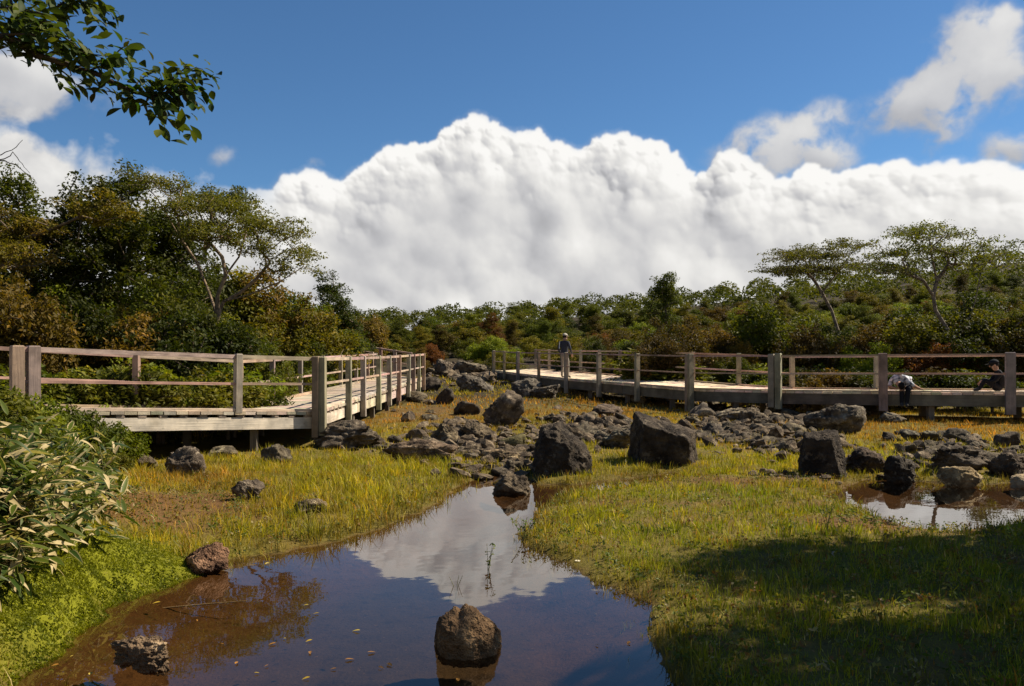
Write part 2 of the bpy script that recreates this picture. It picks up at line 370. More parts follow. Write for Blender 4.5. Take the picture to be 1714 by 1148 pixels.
def rock_mat():
    m, t, o = material('lava_rock'); oi = t.new('ShaderNodeObjectInfo'); g = t.new('ShaderNodeTexCoord').outputs['Object']
    sh = t.vm('ADD', g, t.vm('SCALE', (13.0, 7.0, 19.0), scale=oi.outputs['Random']))
    n1 = t.noise(sh, 3.2, 6, 0.62); n2 = t.noise(sh, 17, 5, 0.65); v = t.vor(sh, 30, 1.0, 0.6); v2 = t.vor(sh, 75, 0)
    c = t.mix(t.sm(n1, 0.36, 0.68), (0.042, 0.034, 0.027), (0.185, 0.155, 0.118))
    c = t.mix(0.8, c, t.mix(n2, (0.35, 0.34, 0.33), (1.6, 1.58, 1.5)), 'MULTIPLY')
    pit = t.sm(v, 0.10, 0.34)
    c = t.mix(t.m('MULTIPLY', t.m('SUBTRACT', 1.0, pit), 0.5), c, (0.03, 0.026, 0.022))
    lich = t.m('MULTIPLY', t.sm(t.noise(sh, 5.5, 6, 0.72), 0.54, 0.64), 0.65)
    c = t.mix(lich, c, (0.36, 0.315, 0.235))
    c = t.mix(1.0, c, oi.outputs['Color'], 'MULTIPLY')
    h = t.m('MULTIPLY_ADD', pit, 0.55, t.m('MULTIPLY_ADD', n2, 0.9, t.m('MULTIPLY', v2, 0.35)))
    principled(t, o, c, 0.9, bump(t, h, 0.035, 0.9), 0.2); return m
M_ROCK = rock_mat()

def leaf_mat(name, trans=0.35, spread=1.0, spec=0.15):
    m, t, o = material(name); oi = t.new('ShaderNodeObjectInfo'); r = attr(t, 'rnd').outputs['Fac']
    c = t.mix(t.sm(r, 0.0, 0.75), t.mix(1.0, oi.outputs['Color'], (0.55, 0.66, 0.6), 'MULTIPLY'), oi.outputs['Color'])
    c = t.mix(t.sm(r, 0.72, 1.0, 0, 0.85 * spread), c, t.mix(1.0, oi.outputs['Color'], (2.1, 1.7, 0.9), 'MULTIPLY'))
    b = t.new('ShaderNodeBsdfPrincipled'); t.put(b.inputs['Base Color'], c); b.inputs['Roughness'].default_value = 0.6; b.inputs['Specular IOR Level'].default_value = spec
    tr = t.new('ShaderNodeBsdfTranslucent'); t.put(tr.inputs[0], t.mix(1.0, c, (1.35, 1.4, 0.5), 'MULTIPLY'))
    mx = t.new('ShaderNodeMixShader'); mx.inputs[0].default_value = trans
    t.l.new(b.outputs[0], mx.inputs[1]); t.l.new(tr.outputs[0], mx.inputs[2]); t.l.new(mx.outputs[0], o.inputs[0]); return m
M_LEAF = leaf_mat('foliage')

def bark_mat():
    m, t, o = material('bark'); oi = t.new('ShaderNodeObjectInfo'); g = t.new('ShaderNodeTexCoord').outputs['Object']
    n = t.noise(g, 9, 5, 0.65); n2 = t.noise(g, 2.0, 3)
    c = t.mix(t.sm(n, 0.3, 0.7), (0.45, 0.42, 0.4), (1.4, 1.35, 1.25)); c = t.mix(1.0, c, oi.outputs['Color'], 'MULTIPLY')
    c = t.mix(t.sm(n2, 0.52, 0.66, 0, 0.5), c, t.mix(1.0, c, (2.0, 1.9, 1.7), 'MULTIPLY'))
    principled(t, o, c, 0.85, bump(t, n, 0.02, 0.8), 0.2); return m
M_BARK = bark_mat()

def grass_mat():
    m, t, o = material('grass'); a = attr(t, 'tint').outputs['Color']
    b = t.new('ShaderNodeBsdfPrincipled'); t.put(b.inputs['Base Color'], a); b.inputs['Roughness'].default_value = 0.55; b.inputs['Specular IOR Level'].default_value = 0.25
    tr = t.new('ShaderNodeBsdfTranslucent'); t.put(tr.inputs[0], t.mix(1.0, a, (1.2, 1.2, 0.6), 'MULTIPLY'))
    mx = t.new('ShaderNodeMixShader'); mx.inputs[0].default_value = 0.4
    t.l.new(b.outputs[0], mx.inputs[1]); t.l.new(tr.outputs[0], mx.inputs[2]); t.l.new(mx.outputs[0], o.inputs[0]); return m
M_GRASS = grass_mat()

def ground_mat():
    m, t, o = material('ground_soil'); a = attr(t, 'tint').outputs['Color']; g = t.new('ShaderNodeNewGeometry').outputs['Position']
    n1 = t.noise(g, 6, 6, 0.65); n2 = t.noise(g, 45, 5, 0.7); v = t.vor(g, 60, 0)
    c = t.mix(1.0, a, t.mix(n1, (0.45, 0.45, 0.45), (1.5, 1.5, 1.5)), 'MULTIPLY')
    c = t.mix(0.7, c, t.mix(n2, (0.3, 0.3, 0.3), (1.7, 1.65, 1.5)), 'MULTIPLY')
    c = t.mix(t.m('MULTIPLY', t.sm(t.noise(g, 33, 3, 0.6), 0.66, 0.74), 0.6), c, (0.22, 0.14, 0.06))
    c = t.mix(t.sm(t.noise(g, 17, 4, 0.7), 0.56, 0.64, 0, 0.55), c, t.mix(1.0, c, (0.35, 0.33, 0.32), 'MULTIPLY'))
    h = t.m('MULTIPLY_ADD', n1, 1.0, t.m('MULTIPLY', n2, 0.5))
    principled(t, o, c, 0.92, bump(t, h, 0.03, 0.8), 0.15); return m
M_GROUND = ground_mat()

def water_mat():
    m, t, o = material('still_water'); g = t.new('ShaderNodeNewGeometry').outputs['Position']
    h = t.m('MULTIPLY_ADD', t.noise(g, 2.5, 2, 0.5), 1.0, t.m('MULTIPLY', t.noise(g, 11, 2, 0.5), 0.10))
    nb = bump(t, h, 0.004, 0.35)
    geo = t.new('ShaderNodeNewGeometry'); dt = t.new('ShaderNodeVectorMath', operation='DOT_PRODUCT'); t.l.new(geo.outputs['Incoming'], dt.inputs[0]); t.l.new(nb, dt.inputs[1])
    inv = t.m('SUBTRACT', 1.0, t.m('ABSOLUTE', dt.outputs['Value']), clamp=True)
    fres = t.m('MULTIPLY_ADD', t.m('POWER', inv, 4.5), 0.975, 0.022, clamp=True)      # Schlick, the same from above and below
    tr = t.new('ShaderNodeBsdfTransparent'); tr.inputs[0].default_value = (0.72, 0.63, 0.50, 1)
    gl = t.new('ShaderNodeBsdfGlossy'); gl.inputs['Roughness'].default_value = 0.012; gl.inputs[0].default_value = (1, 1, 1, 1); t.l.new(nb, gl.inputs['Normal'])
    mx = t.new('ShaderNodeMixShader'); t.put(mx.inputs[0], fres); t.l.new(tr.outputs[0], mx.inputs[1]); t.l.new(gl.outputs[0], mx.inputs[2])
    t.l.new(mx.outputs[0], o.inputs[0]); return m
M_WATER = water_mat()

def plain_mat(name, c, rough=0.8, var=0.25, scale=20, spec=0.3):
    m, t, o = material(name); g = t.new('ShaderNodeTexCoord').outputs['Object']; n = t.noise(g, scale, 4, 0.6)
    k = t.mix(n, tuple(x * (1 - var) for x in c), tuple(x * (1 + var) for x in c))
    principled(t, o, k, rough, bump(t, n, 0.004, 0.4), spec); return m

# ------------------------------------------------------------------ ground sheet and water
def graded(lo, hi, step, far_lo, far_hi, k=1.09):
    c = list(np.arange(lo, hi + 1e-6, step)); s = step; v = c[-1]
    while v < far_hi: s *= k; v += s; c.append(min(v, far_hi))
    s = step; v = c[0]; a = []
    while v > far_lo: s *= k; v -= s; a.append(max(v, far_lo))
    return np.array(a[::-1] + c)
gx = graded(-7, 8.5, 0.06, -900, 900); gy = graded(2.6, 13.5, 0.06, -80, 1500, 1.05)
GX, GY = np.meshgrid(gx, gy); fx, fy = GX.ravel(), GY.ravel(); fz = gz(fx, fy)
SH = shore(fx, fy)
def ell(x, y, c, rx, ry): return np.exp(-(((x - c[0]) / rx) ** 2 + ((y - c[1]) / ry) ** 2))
C_SOIL = on_ground(290, 850); C_OR1 = on_ground(1610, 712); C_OR2 = on_ground(960, 680); C_OR3 = on_ground(720, 690)
C_MUD = on_ground(1500, 880); C_MUD2 = on_ground(1280, 845); C_LEFTW = on_ground(470, 860); C_LEFT2 = on_ground(340, 800); C_LINE = on_ground(1290, 806)
def soilness(x, y):
    n = fbm(xy3(x, y, 1.3, 2.0), 4)
    s = 1.45 * ell(x, y, C_SOIL, 0.7, 1.6) + 1.1 * ell(x, y, C_MUD, 1.0, 0.35) + 0.8 * ell(x, y, C_MUD2, 1.6, 0.25) + 1.0 * ell(x, y, C_LINE, 1.6, 0.35) + 0.7 * ell(x, y, C_OR3, 2.2, 3.0)
    return np.clip(s + 1.15 * n + 0.5 * fbm(xy3(x, y, 4.2, 12.0), 3), 0, 1)
sn = soilness(fx, fy)[:, None]
soil = np.array([0.125, 0.066, 0.023]); turf = np.array([0.13, 0.105, 0.02]); mud = np.array([0.085, 0.045, 0.017]); litter = np.array([0.04, 0.03, 0.014])
gc = turf + (soil - turf) * sn
fo = sstep(fy, 22, 30)[:, None]; gc = gc + (litter - gc) * fo
wet = sstep(-SH, -0.03, 0.06)[:, None]; gc = gc + (mud - gc) * wet
silt = (sstep(-SH + 0.25 * fbm(xy3(fx, fy, 1.2, 90.0), 3), 0.45, 1.1) * sstep(fx, -2.3, -0.9))[:, None]; gc = gc + (np.array([0.052, 0.037, 0.022]) - gc) * silt * wet
mb = np.clip(1.6 * ell(fx, fy, MOSS, 0.75, 1.1), 0, 1)[:, None] * (1 - wet); gc = gc + (np.array([0.16, 0.165, 0.009]) - gc) * mb
nx, ny = len(gx), len(gy)
idx = np.arange(nx * ny).reshape(ny, nx)
quads = np.stack([idx[:-1, :-1].ravel(), idx[:-1, 1:].ravel(), idx[1:, 1:].ravel(), idx[1:, :-1].ravel()], 1)
ground = link('ground', mesh_np('ground', np.stack([fx, fy, fz], 1), quads, M_GROUND, True, {'tint': ('FLOAT_COLOR', np.concatenate([gc, np.ones((len(gc), 1))], 1))}))
tag(ground, kind='structure')
def on_grid(vals):
    T = vals.reshape(ny, nx)
    def f(x, y):
        x = np.atleast_1d(np.asarray(x, float)); y = np.atleast_1d(np.asarray(y, float))
        i = np.clip(np.searchsorted(gx, x) - 1, 0, nx - 2); j = np.clip(np.searchsorted(gy, y) - 1, 0, ny - 2)
        u = np.clip((x - gx[i]) / (gx[i + 1] - gx[i]), 0, 1); v = np.clip((y - gy[j]) / (gy[j + 1] - gy[j]), 0, 1)
        return (T[j, i] * (1 - u) + T[j, i + 1] * u) * (1 - v) + (T[j + 1, i] * (1 - u) + T[j + 1, i + 1] * u) * v
    return f
gz = on_grid(fz); shore = on_grid(SH); soilness = on_grid(sn[:, 0])          # from here on read the built sheet itself
wx = np.linspace(-7, 11, 10); wy = np.linspace(-6, 14, 10); WX, WY = np.meshgrid(wx, wy)
wi = np.arange(100).reshape(10, 10)
water = link('pond_water', mesh_np('pond_water', np.stack([WX.ravel(), WY.ravel(), np.zeros(100)], 1), np.stack([wi[:-1, :-1].ravel(), wi[:-1, 1:].ravel(), wi[1:, 1:].ravel(), wi[1:, :-1].ravel()], 1), M_WATER))
tag(water, kind='structure')

# ------------------------------------------------------------------ rocks
_ico = {}
def ico(level):
    if level not in _ico:
        bm = bmesh.new(); bmesh.ops.create_icosphere(bm, subdivisions=level, radius=1.0)
        V = np.array([v.co[:] for v in bm.verts]); Fc = np.array([[v.index for v in f.verts] for f in bm.faces]); bm.free()
        _ico[level] = (V / np.linalg.norm(V, axis=1)[:, None], Fc)
    return _ico[level]
def rock_shape(seed, level=5, planes=11, rough=1.0, sharp=26, notch=None, flat_top=0.0, tilt=0.0, faces=None):
    rs = np.random.RandomState(seed); D, Fc = ico(level)
    n = rs.normal(size=(planes, 3)); n /= np.linalg.norm(n, axis=1)[:, None]; d = rs.uniform(0.5, 1.0, planes)
    if flat_top: n[0] = (math.sin(tilt), 0, math.cos(tilt)); d[0] = flat_top
    n[1] = (0, 0, -1); d[1] = 0.7
    if faces: n = np.array([f[:3] for f in faces], float); n /= np.linalg.norm(n, axis=1)[:, None]; d = np.array([f[3] for f in faces])
    r = d / np.maximum(D @ n.T, 1e-3); r = np.minimum(r, 1.4)
    rr = (r ** -sharp).sum(1) ** (-1.0 / sharp)
    P = D * rr[:, None]; o = seed * 3.7
    disp = 0.16 * fbm(P * 1.6 + o, 3) + 0.13 * fbm(P * 3.1 + o, 4, True) + 0.085 * fbm(P * 7.0 + o, 3)
    if level >= 5: disp = disp + 0.045 * fbm(P * 19 + o, 2, True)
    S = rs.normal(size=(34, 3)); S /= np.linalg.norm(S, axis=1)[:, None]; Dw = D + 0.10 * np.stack([fbm(P * 3 + o + q, 2) for q in (1., 9., 17.)], 1)
    near = (Dw @ S.T).argmax(1); disp = disp + (0.05 if faces else 0.13) * rs.uniform(-1, 0.6, 34)[near]
    P = P + D * (disp * rough)[:, None]
    if notch: P[:, 2] -= notch[1] * np.exp(-((P[:, 0] - notch[0]) / notch[2]) ** 2) * np.clip(P[:, 2] + 0.2, 0, 1)
    lo, hi = P.min(0), P.max(0); P = (P - (lo + hi) / 2) / (hi - lo); P[:, 2] += 0.5
    return P, Fc
def rock_mesh(seed, dims, **kw):
    P, Fc = rock_shape(seed, **kw); return mesh_np('rock', P * np.array(dims), Fc, M_ROCK, True)
ROCKS = []
def rock(px0, px1, pt, pb, label, seed, z=None, depth=0.8, color=(1, 1, 1), name='rock', level=5, sink=0.14, rz=0.0, group=None, cat='rock', **kw):
    c = on_ground((px0 + px1) / 2, pb, z); d = c.y
    w = (px1 - px0) / F * d * 1.03; dp = w * depth; h = max(0.4 * (pb - pt) / F * d, CAMZ - (pt - HZ) / F * (d + 0.46 * dp) - c.z)
    h2 = h * (1 + sink)
    me = rock_mesh(seed, (w, dp, h2), level=level, **kw)
    x = ((px0 + px1) / 2 - CX) / F * (d + dp * 0.45)
    o = link(name, me, None, color); o.location = (x, d + dp * 0.46, c.z - h * sink); o.rotation_euler = (0, 0, rz)
    tag(o, label, cat, group); ROCKS.append((x, d + dp * 0.46, w / 2, dp / 2)); return o
br = (1.25, 1.0, 0.78); dk = (0.50, 0.46, 0.42); gy_ = (1.0, 1.0, 0.98); pale = (1.9, 1.75, 1.4); rd = (1.2, 0.78, 0.58)
rock(722, 840, 1016, 1106, 'brown lava rock with a notched top standing alone in the foreground of the pond', 3, z=0.0, color=(1.05, 0.74, 0.47), depth=0.9, notch=(-0.12, 0.13, 0.10), sink=0.25, sharp=16, rough=0.62, faces=[(-.05, -.35, 1, .70), (.45, -.75, .65, .72), (.95, -.2, .2, .82), (-1, -.25, .05, .66), (-.2, -1, -.1, .70), (.5, -.9, 0, .78), (0, 1, .2, .8), (-.6, .2, .9, .8), (.6, .2, .8, .8), (0, 0, -1, .6)], name='boulder', level=6)
rock(190, 290, 1060, 1130, 'jagged grey and tan stone half sunk at the lower left of the pond', 5, z=0.0, color=(1.35, 1.08, 0.82), sink=0.2, rough=1.5, level=6)
rock(303, 379, 908, 964, 'slanting reddish brown rock at the left waterline', 9, z=0.0, color=rd, flat_top=0.6, tilt=-0.5, sink=0.2)
rock(823, 889, 789, 830, 'small dark rock in the pond in front of the large black boulder', 12, z=0.0, color=(1.0, 0.9, 0.75), sink=0.25)
rock(888, 992, 706, 803, 'large black lava boulder rising at the head of the pond', 21, z=0.01, color=(0.46, 0.42, 0.38), depth=0.85, sharp=34, rough=0.75, name='boulder', level=6, faces=[(-.25, -.1, 1, .80), (.62, -.25, .75, .55), (-.35, -1, .05, .62), (-1, -.1, .22, .66), (.55, -.9, .05, .70), (1, .1, .1, .85), (.1, 1, .2, .7), (0, 0, -1, .6), (.15, -.55, .9, .66)])
rock(1056, 1176, 690, 784, 'big flat-topped lava block tilted to the right in the meadow', 32, color=(0.50, 0.45, 0.40), sharp=40, rough=0.5, name='boulder', depth=0.75, level=6, faces=[(0.26, -0.22, 1, .55), (-.12, -1, -.12, .62), (-1, -.15, .08, .80), (.95, -.35, .12, .78), (.2, 1, .2, .7), (0, 0, -1, .6), (.75, -.5, .6, .80)])
rock(389, 440, 802, 841, 'small upright grey rock in the left grass', 41, color=(1.2, 1.1, 1.0), level=5)
rock(494, 546, 834, 862, 'low rock almost covered by the left bank grass', 44, color=(1.3, 1.15, 0.9), level=4)
rock(277, 350, 746, 799, 'grey rock with a dark left face below the boardwalk', 47, color=(1.2, 1.1, 1.0))
rock(345, 402, 745, 768, 'pale flat stone just right of the grey rock below the boardwalk', 49, color=(1.8, 1.75, 1.4), level=4)
rock(434, 492, 743, 776, 'dark flat rock in the grass under the boardwalk edge', 52, color=(0.9, 0.85, 0.7), level=4)
rock(230, 262, 760, 788, 'small round stone left of the grey rock below the boardwalk', 53, color=(1.0, 0.9, 0.7), level=4)
rock(522, 640, 702, 752, 'wide rough lava mound under the boardwalk corner post', 55, color=(1.0, 0.93, 0.85), rough=1.5)
rock(640, 768, 733, 772, 'long low rubble ledge along the top of the left grass', 58, color=(1.2, 1.0, 0.85), rough=1.6, depth=0.35)
rock(806, 878, 652, 716, 'tall lava rock in the middle of the meadow between the boardwalks', 61, color=(1.1, 1.0, 0.9), rough=1.3)
rock(759, 804, 670, 696, 'round dark rock left of the tall mid-meadow rock', 64, color=dk, level=4)
rock(729, 761, 649, 677, 'upright dark rock below the end of the left boardwalk', 67, color=dk, level=4)
rock(679, 716, 654, 674, 'flat rock beside the side of the left boardwalk', 70, color=(0.9, 0.85, 0.7), level=4)
rock(764, 826, 626, 656, 'wide rounded grey boulder in the gap between both boardwalks', 73, color=gy_, name='boulder')
rock(727, 763, 600, 630, 'pointed rock at the far end of the left boardwalk', 76, color=(1.2, 1.1, 1.0), rough=1.4)
rock(762, 832, 603, 630, 'long low grey rock beside the far end of the right boardwalk', 79, color=(1.3, 1.25, 1.1), rough=1.3)
rock(855, 907, 632, 666, 'grey boulder under the far part of the right boardwalk', 82, color=gy_, name='boulder')
rock(885, 938, 643, 668, 'low split rock right of the boulder under the boardwalk', 85, color=gy_, level=5)
rock(700, 740, 630, 656, 'dark rock tucked against the railing end of the left boardwalk', 86, color=dk, level=4)
rock(988, 1046, 676, 700, 'round brown rock behind the rubble left of the big block', 88, color=(1.0, 0.85, 0.75), level=4)
rock(1008, 1062, 716, 752, 'layered grey rock against the left side of the big block', 91, color=(1.2, 1.2, 1.05), rough=1.4)
rock(1336, 1434, 648, 690, 'upper slab of the grey rock pile in front of the right boardwalk', 94, color=(1.4, 1.35, 1.15), depth=0.7, rough=1.0, sink=0.4)
rock(1348, 1446, 674, 728, 'lower block of the grey rock pile in front of the right boardwalk', 97, color=(1.25, 1.2, 1.1), flat_top=0.7, tilt=0.1, sharp=18)
rock(1338, 1422, 720, 802, 'dark upright boulder at the left end of the right pool', 100, color=(0.42, 0.38, 0.35), name='boulder', level=6, sharp=34, rough=0.6, faces=[(-.1, -.2, 1, .8), (-.55, -.85, .1, .62), (.85, -.5, .28, .60), (-1, .1, .15, .7), (.9, .5, .1, .75), (0, 1, .2, .7), (0, 0, -1, .6)])
rock(1412, 1484, 748, 798, 'black rough rock with rusty patches at the edge of the right pool', 103, color=(0.7, 0.6, 0.55), rough=1.4)
rock(1474, 1534, 760, 809, 'black rock standing in the right pool beside a rusty one', 106, z=0.0, color=(0.5, 0.5, 0.5), rough=1.4)
rock(1576, 1648, 779, 816, 'pale tan sunlit slab lying at the edge of the right pool', 109, z=0.0, color=(2.6, 2.3, 1.6), depth=0.6)
rock(1440, 1490, 672, 697, 'grey stone in the orange grass below the railing post', 112, color=(1.3, 1.25, 1.1), level=4)
rock(1472, 1514, 689, 709, 'small grey stone in the orange grass in front of the right deck', 115, color=(1.3, 1.25, 1.1), level=4)
rock(1660, 1708, 722, 750, 'dark pointed rock at the right edge of the meadow', 118, color=dk, level=4)
rock(1560, 1652, 744, 796, 'wide dark lava mass behind the pale slab', 121, color=(0.8, 0.75, 0.7), rough=1.6)
rock(1648, 1724, 752, 806, 'dark lava mass at the right picture edge behind the pool', 124, color=(0.8, 0.72, 0.66), rough=1.5)
rock(1690, 1740, 793, 818, 'pale flat stone cut off by the right picture edge', 127, z=0.0, color=(2.1, 1.9, 1.5), level=4)
rock(1236, 1292, 680, 714, 'curved grey rock on the rubble right of the big block', 130, color=(1.3, 1.2, 1.05), rough=1.3)
rock(1198, 1262, 682, 708, 'pale topped slab under the joint of the right boardwalk', 133, color=(1.5, 1.45, 1.25), level=5)
rock(1054, 1082, 656, 675, 'pale round stone beneath a post of the right boardwalk', 136, color=(2.0, 1.95, 1.7), level=4)
rock(800, 872, 751, 779, 'flat tan slab among the stones at the head of the pond', 139, color=(1.6, 1.35, 1.0), depth=0.7)
rock(716, 768, 708, 750, 'mossy brown rock at the left of the meadow rubble', 142, color=(1.0, 0.9, 0.7), rough=1.3)
rock(768, 824, 706, 742, 'ridged rock in the middle of the meadow rubble', 145, color=(1.1, 1.0, 0.8), rough=1.3)
rock(836, 880, 726, 752, 'rounded rock with moss right behind the flat tan slab', 148, color=(0.9, 0.9, 0.5), level=4)
rock(1472, 1500, 722, 740, 'leftmost of the small humps in front of the orange grass', 151, color=dk, level=4)
rock(1506, 1538, 718, 738, 'second hump from the left in front of the orange grass', 154, color=(0.8, 0.8, 0.7), level=4)
rock(1540, 1578, 720, 742, 'third hump from the left in front of the orange grass', 157, color=(0.9, 0.9, 0.75), level=4)
rock(1582, 1634, 716, 742, 'rightmost and widest hump in front of the orange grass', 160, color=(1.0, 0.95, 0.8), level=4)
rock(960, 1010, 690, 716, 'brown stone at the left tip of the rubble band', 163, color=(1.0, 0.9, 0.8), level=4)
# loose stones of the rubble bands
lib = [rock_mesh(300 + i, (1, 0.85, 0.55), level=4, rough=1.15, sharp=40, planes=9) for i in range(9)]
def stones(n, cx, cy, sx, sy, smin, smax, rot, label, group, seed):
    rs = random.Random(seed); c, s = math.cos(rot), math.sin(rot); k = 0; tries = 0
    while k < n and tries < n * 8:
        tries += 1
        px, py = cx + rs.uniform(-1, 1) * sx, None
        py = cy + (px - cx) * math.tan(rot) + rs.uniform(-1, 1) * sy
        p = on_ground(px, py)
        w = rs.uniform(smin, smax) * (1.5 if rs.random() < 0.15 else 1)
        if any(((p.x - r[0]) / (r[2] + w * .3)) ** 2 + ((p.y - r[1]) / (r[3] + w * .3)) ** 2 < 0.8 for r in ROCKS): continue
        o = link('stone', rs.choice(lib)); t = rs.uniform(0.6, 1.25); o.color = (t * 1.05, t, t * rs.uniform(0.78, 0.95), 1)
        o.location = (p.x, p.y, p.z - 0.16 * w); o.scale = (w, w * rs.uniform(0.7, 1.1), w * rs.uniform(0.5, 0.95))
        o.rotation_euler = (rs.uniform(-.5, .5), rs.uniform(-.5, .5), rs.uniform(0, 6.28))
        tag(o, label, 'stone', group); k += 1
stones(46, 985, 718, 70, 20, 0.22, 0.65, 0.0, 'lava stone in the rubble left of the big tilted block', 'rubble left of the big block', 1)
stones(100, 1255, 718, 105, 34, 0.2, 0.65, 0.12, 'lava stone in the rubble band right of the big tilted block', 'rubble right of the big block', 2)
stones(50, 795, 745, 75, 38, 0.16, 0.5, 0.25, 'stone in the rubble at the head of the pond', 'rubble at the head of the pond', 3)
stones(50, 1610, 762, 120, 30, 0.18, 0.45, 0.08, 'dark stone in the rubble behind the right pool', 'rubble behind the right pool', 4)
stones(22, 790, 624, 70, 13, 0.5, 1.1, 0.0, 'grey stone in the far rock field between the boardwalks', 'far rock field', 5)
stones(14, 640, 745, 110, 14, 0.15, 0.4, 0.1, 'small stone along the ledge under the left boardwalk', 'stones under the left boardwalk', 6)
stones(14, 1010, 655, 110, 10, 0.3, 0.7, 0.12, 'stone lying under the far part of the right boardwalk', 'stones under the right boardwalk', 7)

def rubble():
    rs = np.random.RandomState(61); base = [rock_shape(500 + i, level=2, rough=0.9, sharp=30) for i in range(8)]; V, Fq, o = [], [], 0
    for (n, cx, cy, sx, sy, sl, smin, smax) in ((480, 985, 722, 85, 20, 0.02, .10, .34), (620, 1255, 720, 120, 32, 0.10, .10, .34), (600, 800, 748, 90, 40, 0.2, .07, .30), (230, 1610, 764, 120, 26, 0.05, .08, .26), (190, 785, 628, 62, 18, 0, .25, .65), (90, 640, 748, 120, 12, .1, .07, .2), (60, 1330, 800, 100, 7, 0.05, .05, .14)):
        P = np.stack([cx + rs.normal(size=n) * sx * 0.55, rs.normal(size=n) * sy * 0.55], 1)
        for (px, dy) in P:
            p = on_ground(px, cy + (px - cx) * sl + dy); w = rs.uniform(smin, smax) * (0.5 + rs.random() ** 2); bv, bf = base[rs.randint(8)]
            a = rs.uniform(0, 6.28); ti = rs.uniform(-.45, .45); c_, s__ = math.cos(a), math.sin(a); q = bv * np.array([1, rs.uniform(.5, 1), rs.uniform(.3, .75)]) * w
            q = np.stack([q[:, 0] * c_ - q[:, 1] * s__, q[:, 0] * s__ + q[:, 1] * c_, q[:, 2] + q[:, 0] * ti], 1) + np.array([p.x, p.y, p.z - 0.1 * w]); V.append(q); Fq.append(bf + o); o += len(q)
    q = link('rubble', mesh_np('rubble', np.concatenate(V), np.concatenate(Fq), M_ROCK, False), None, (1.1, 0.97, 0.80)); tag(q, 'bed of small broken lava stones between the larger rocks', 'rubble', kind='stuff')
rubble()

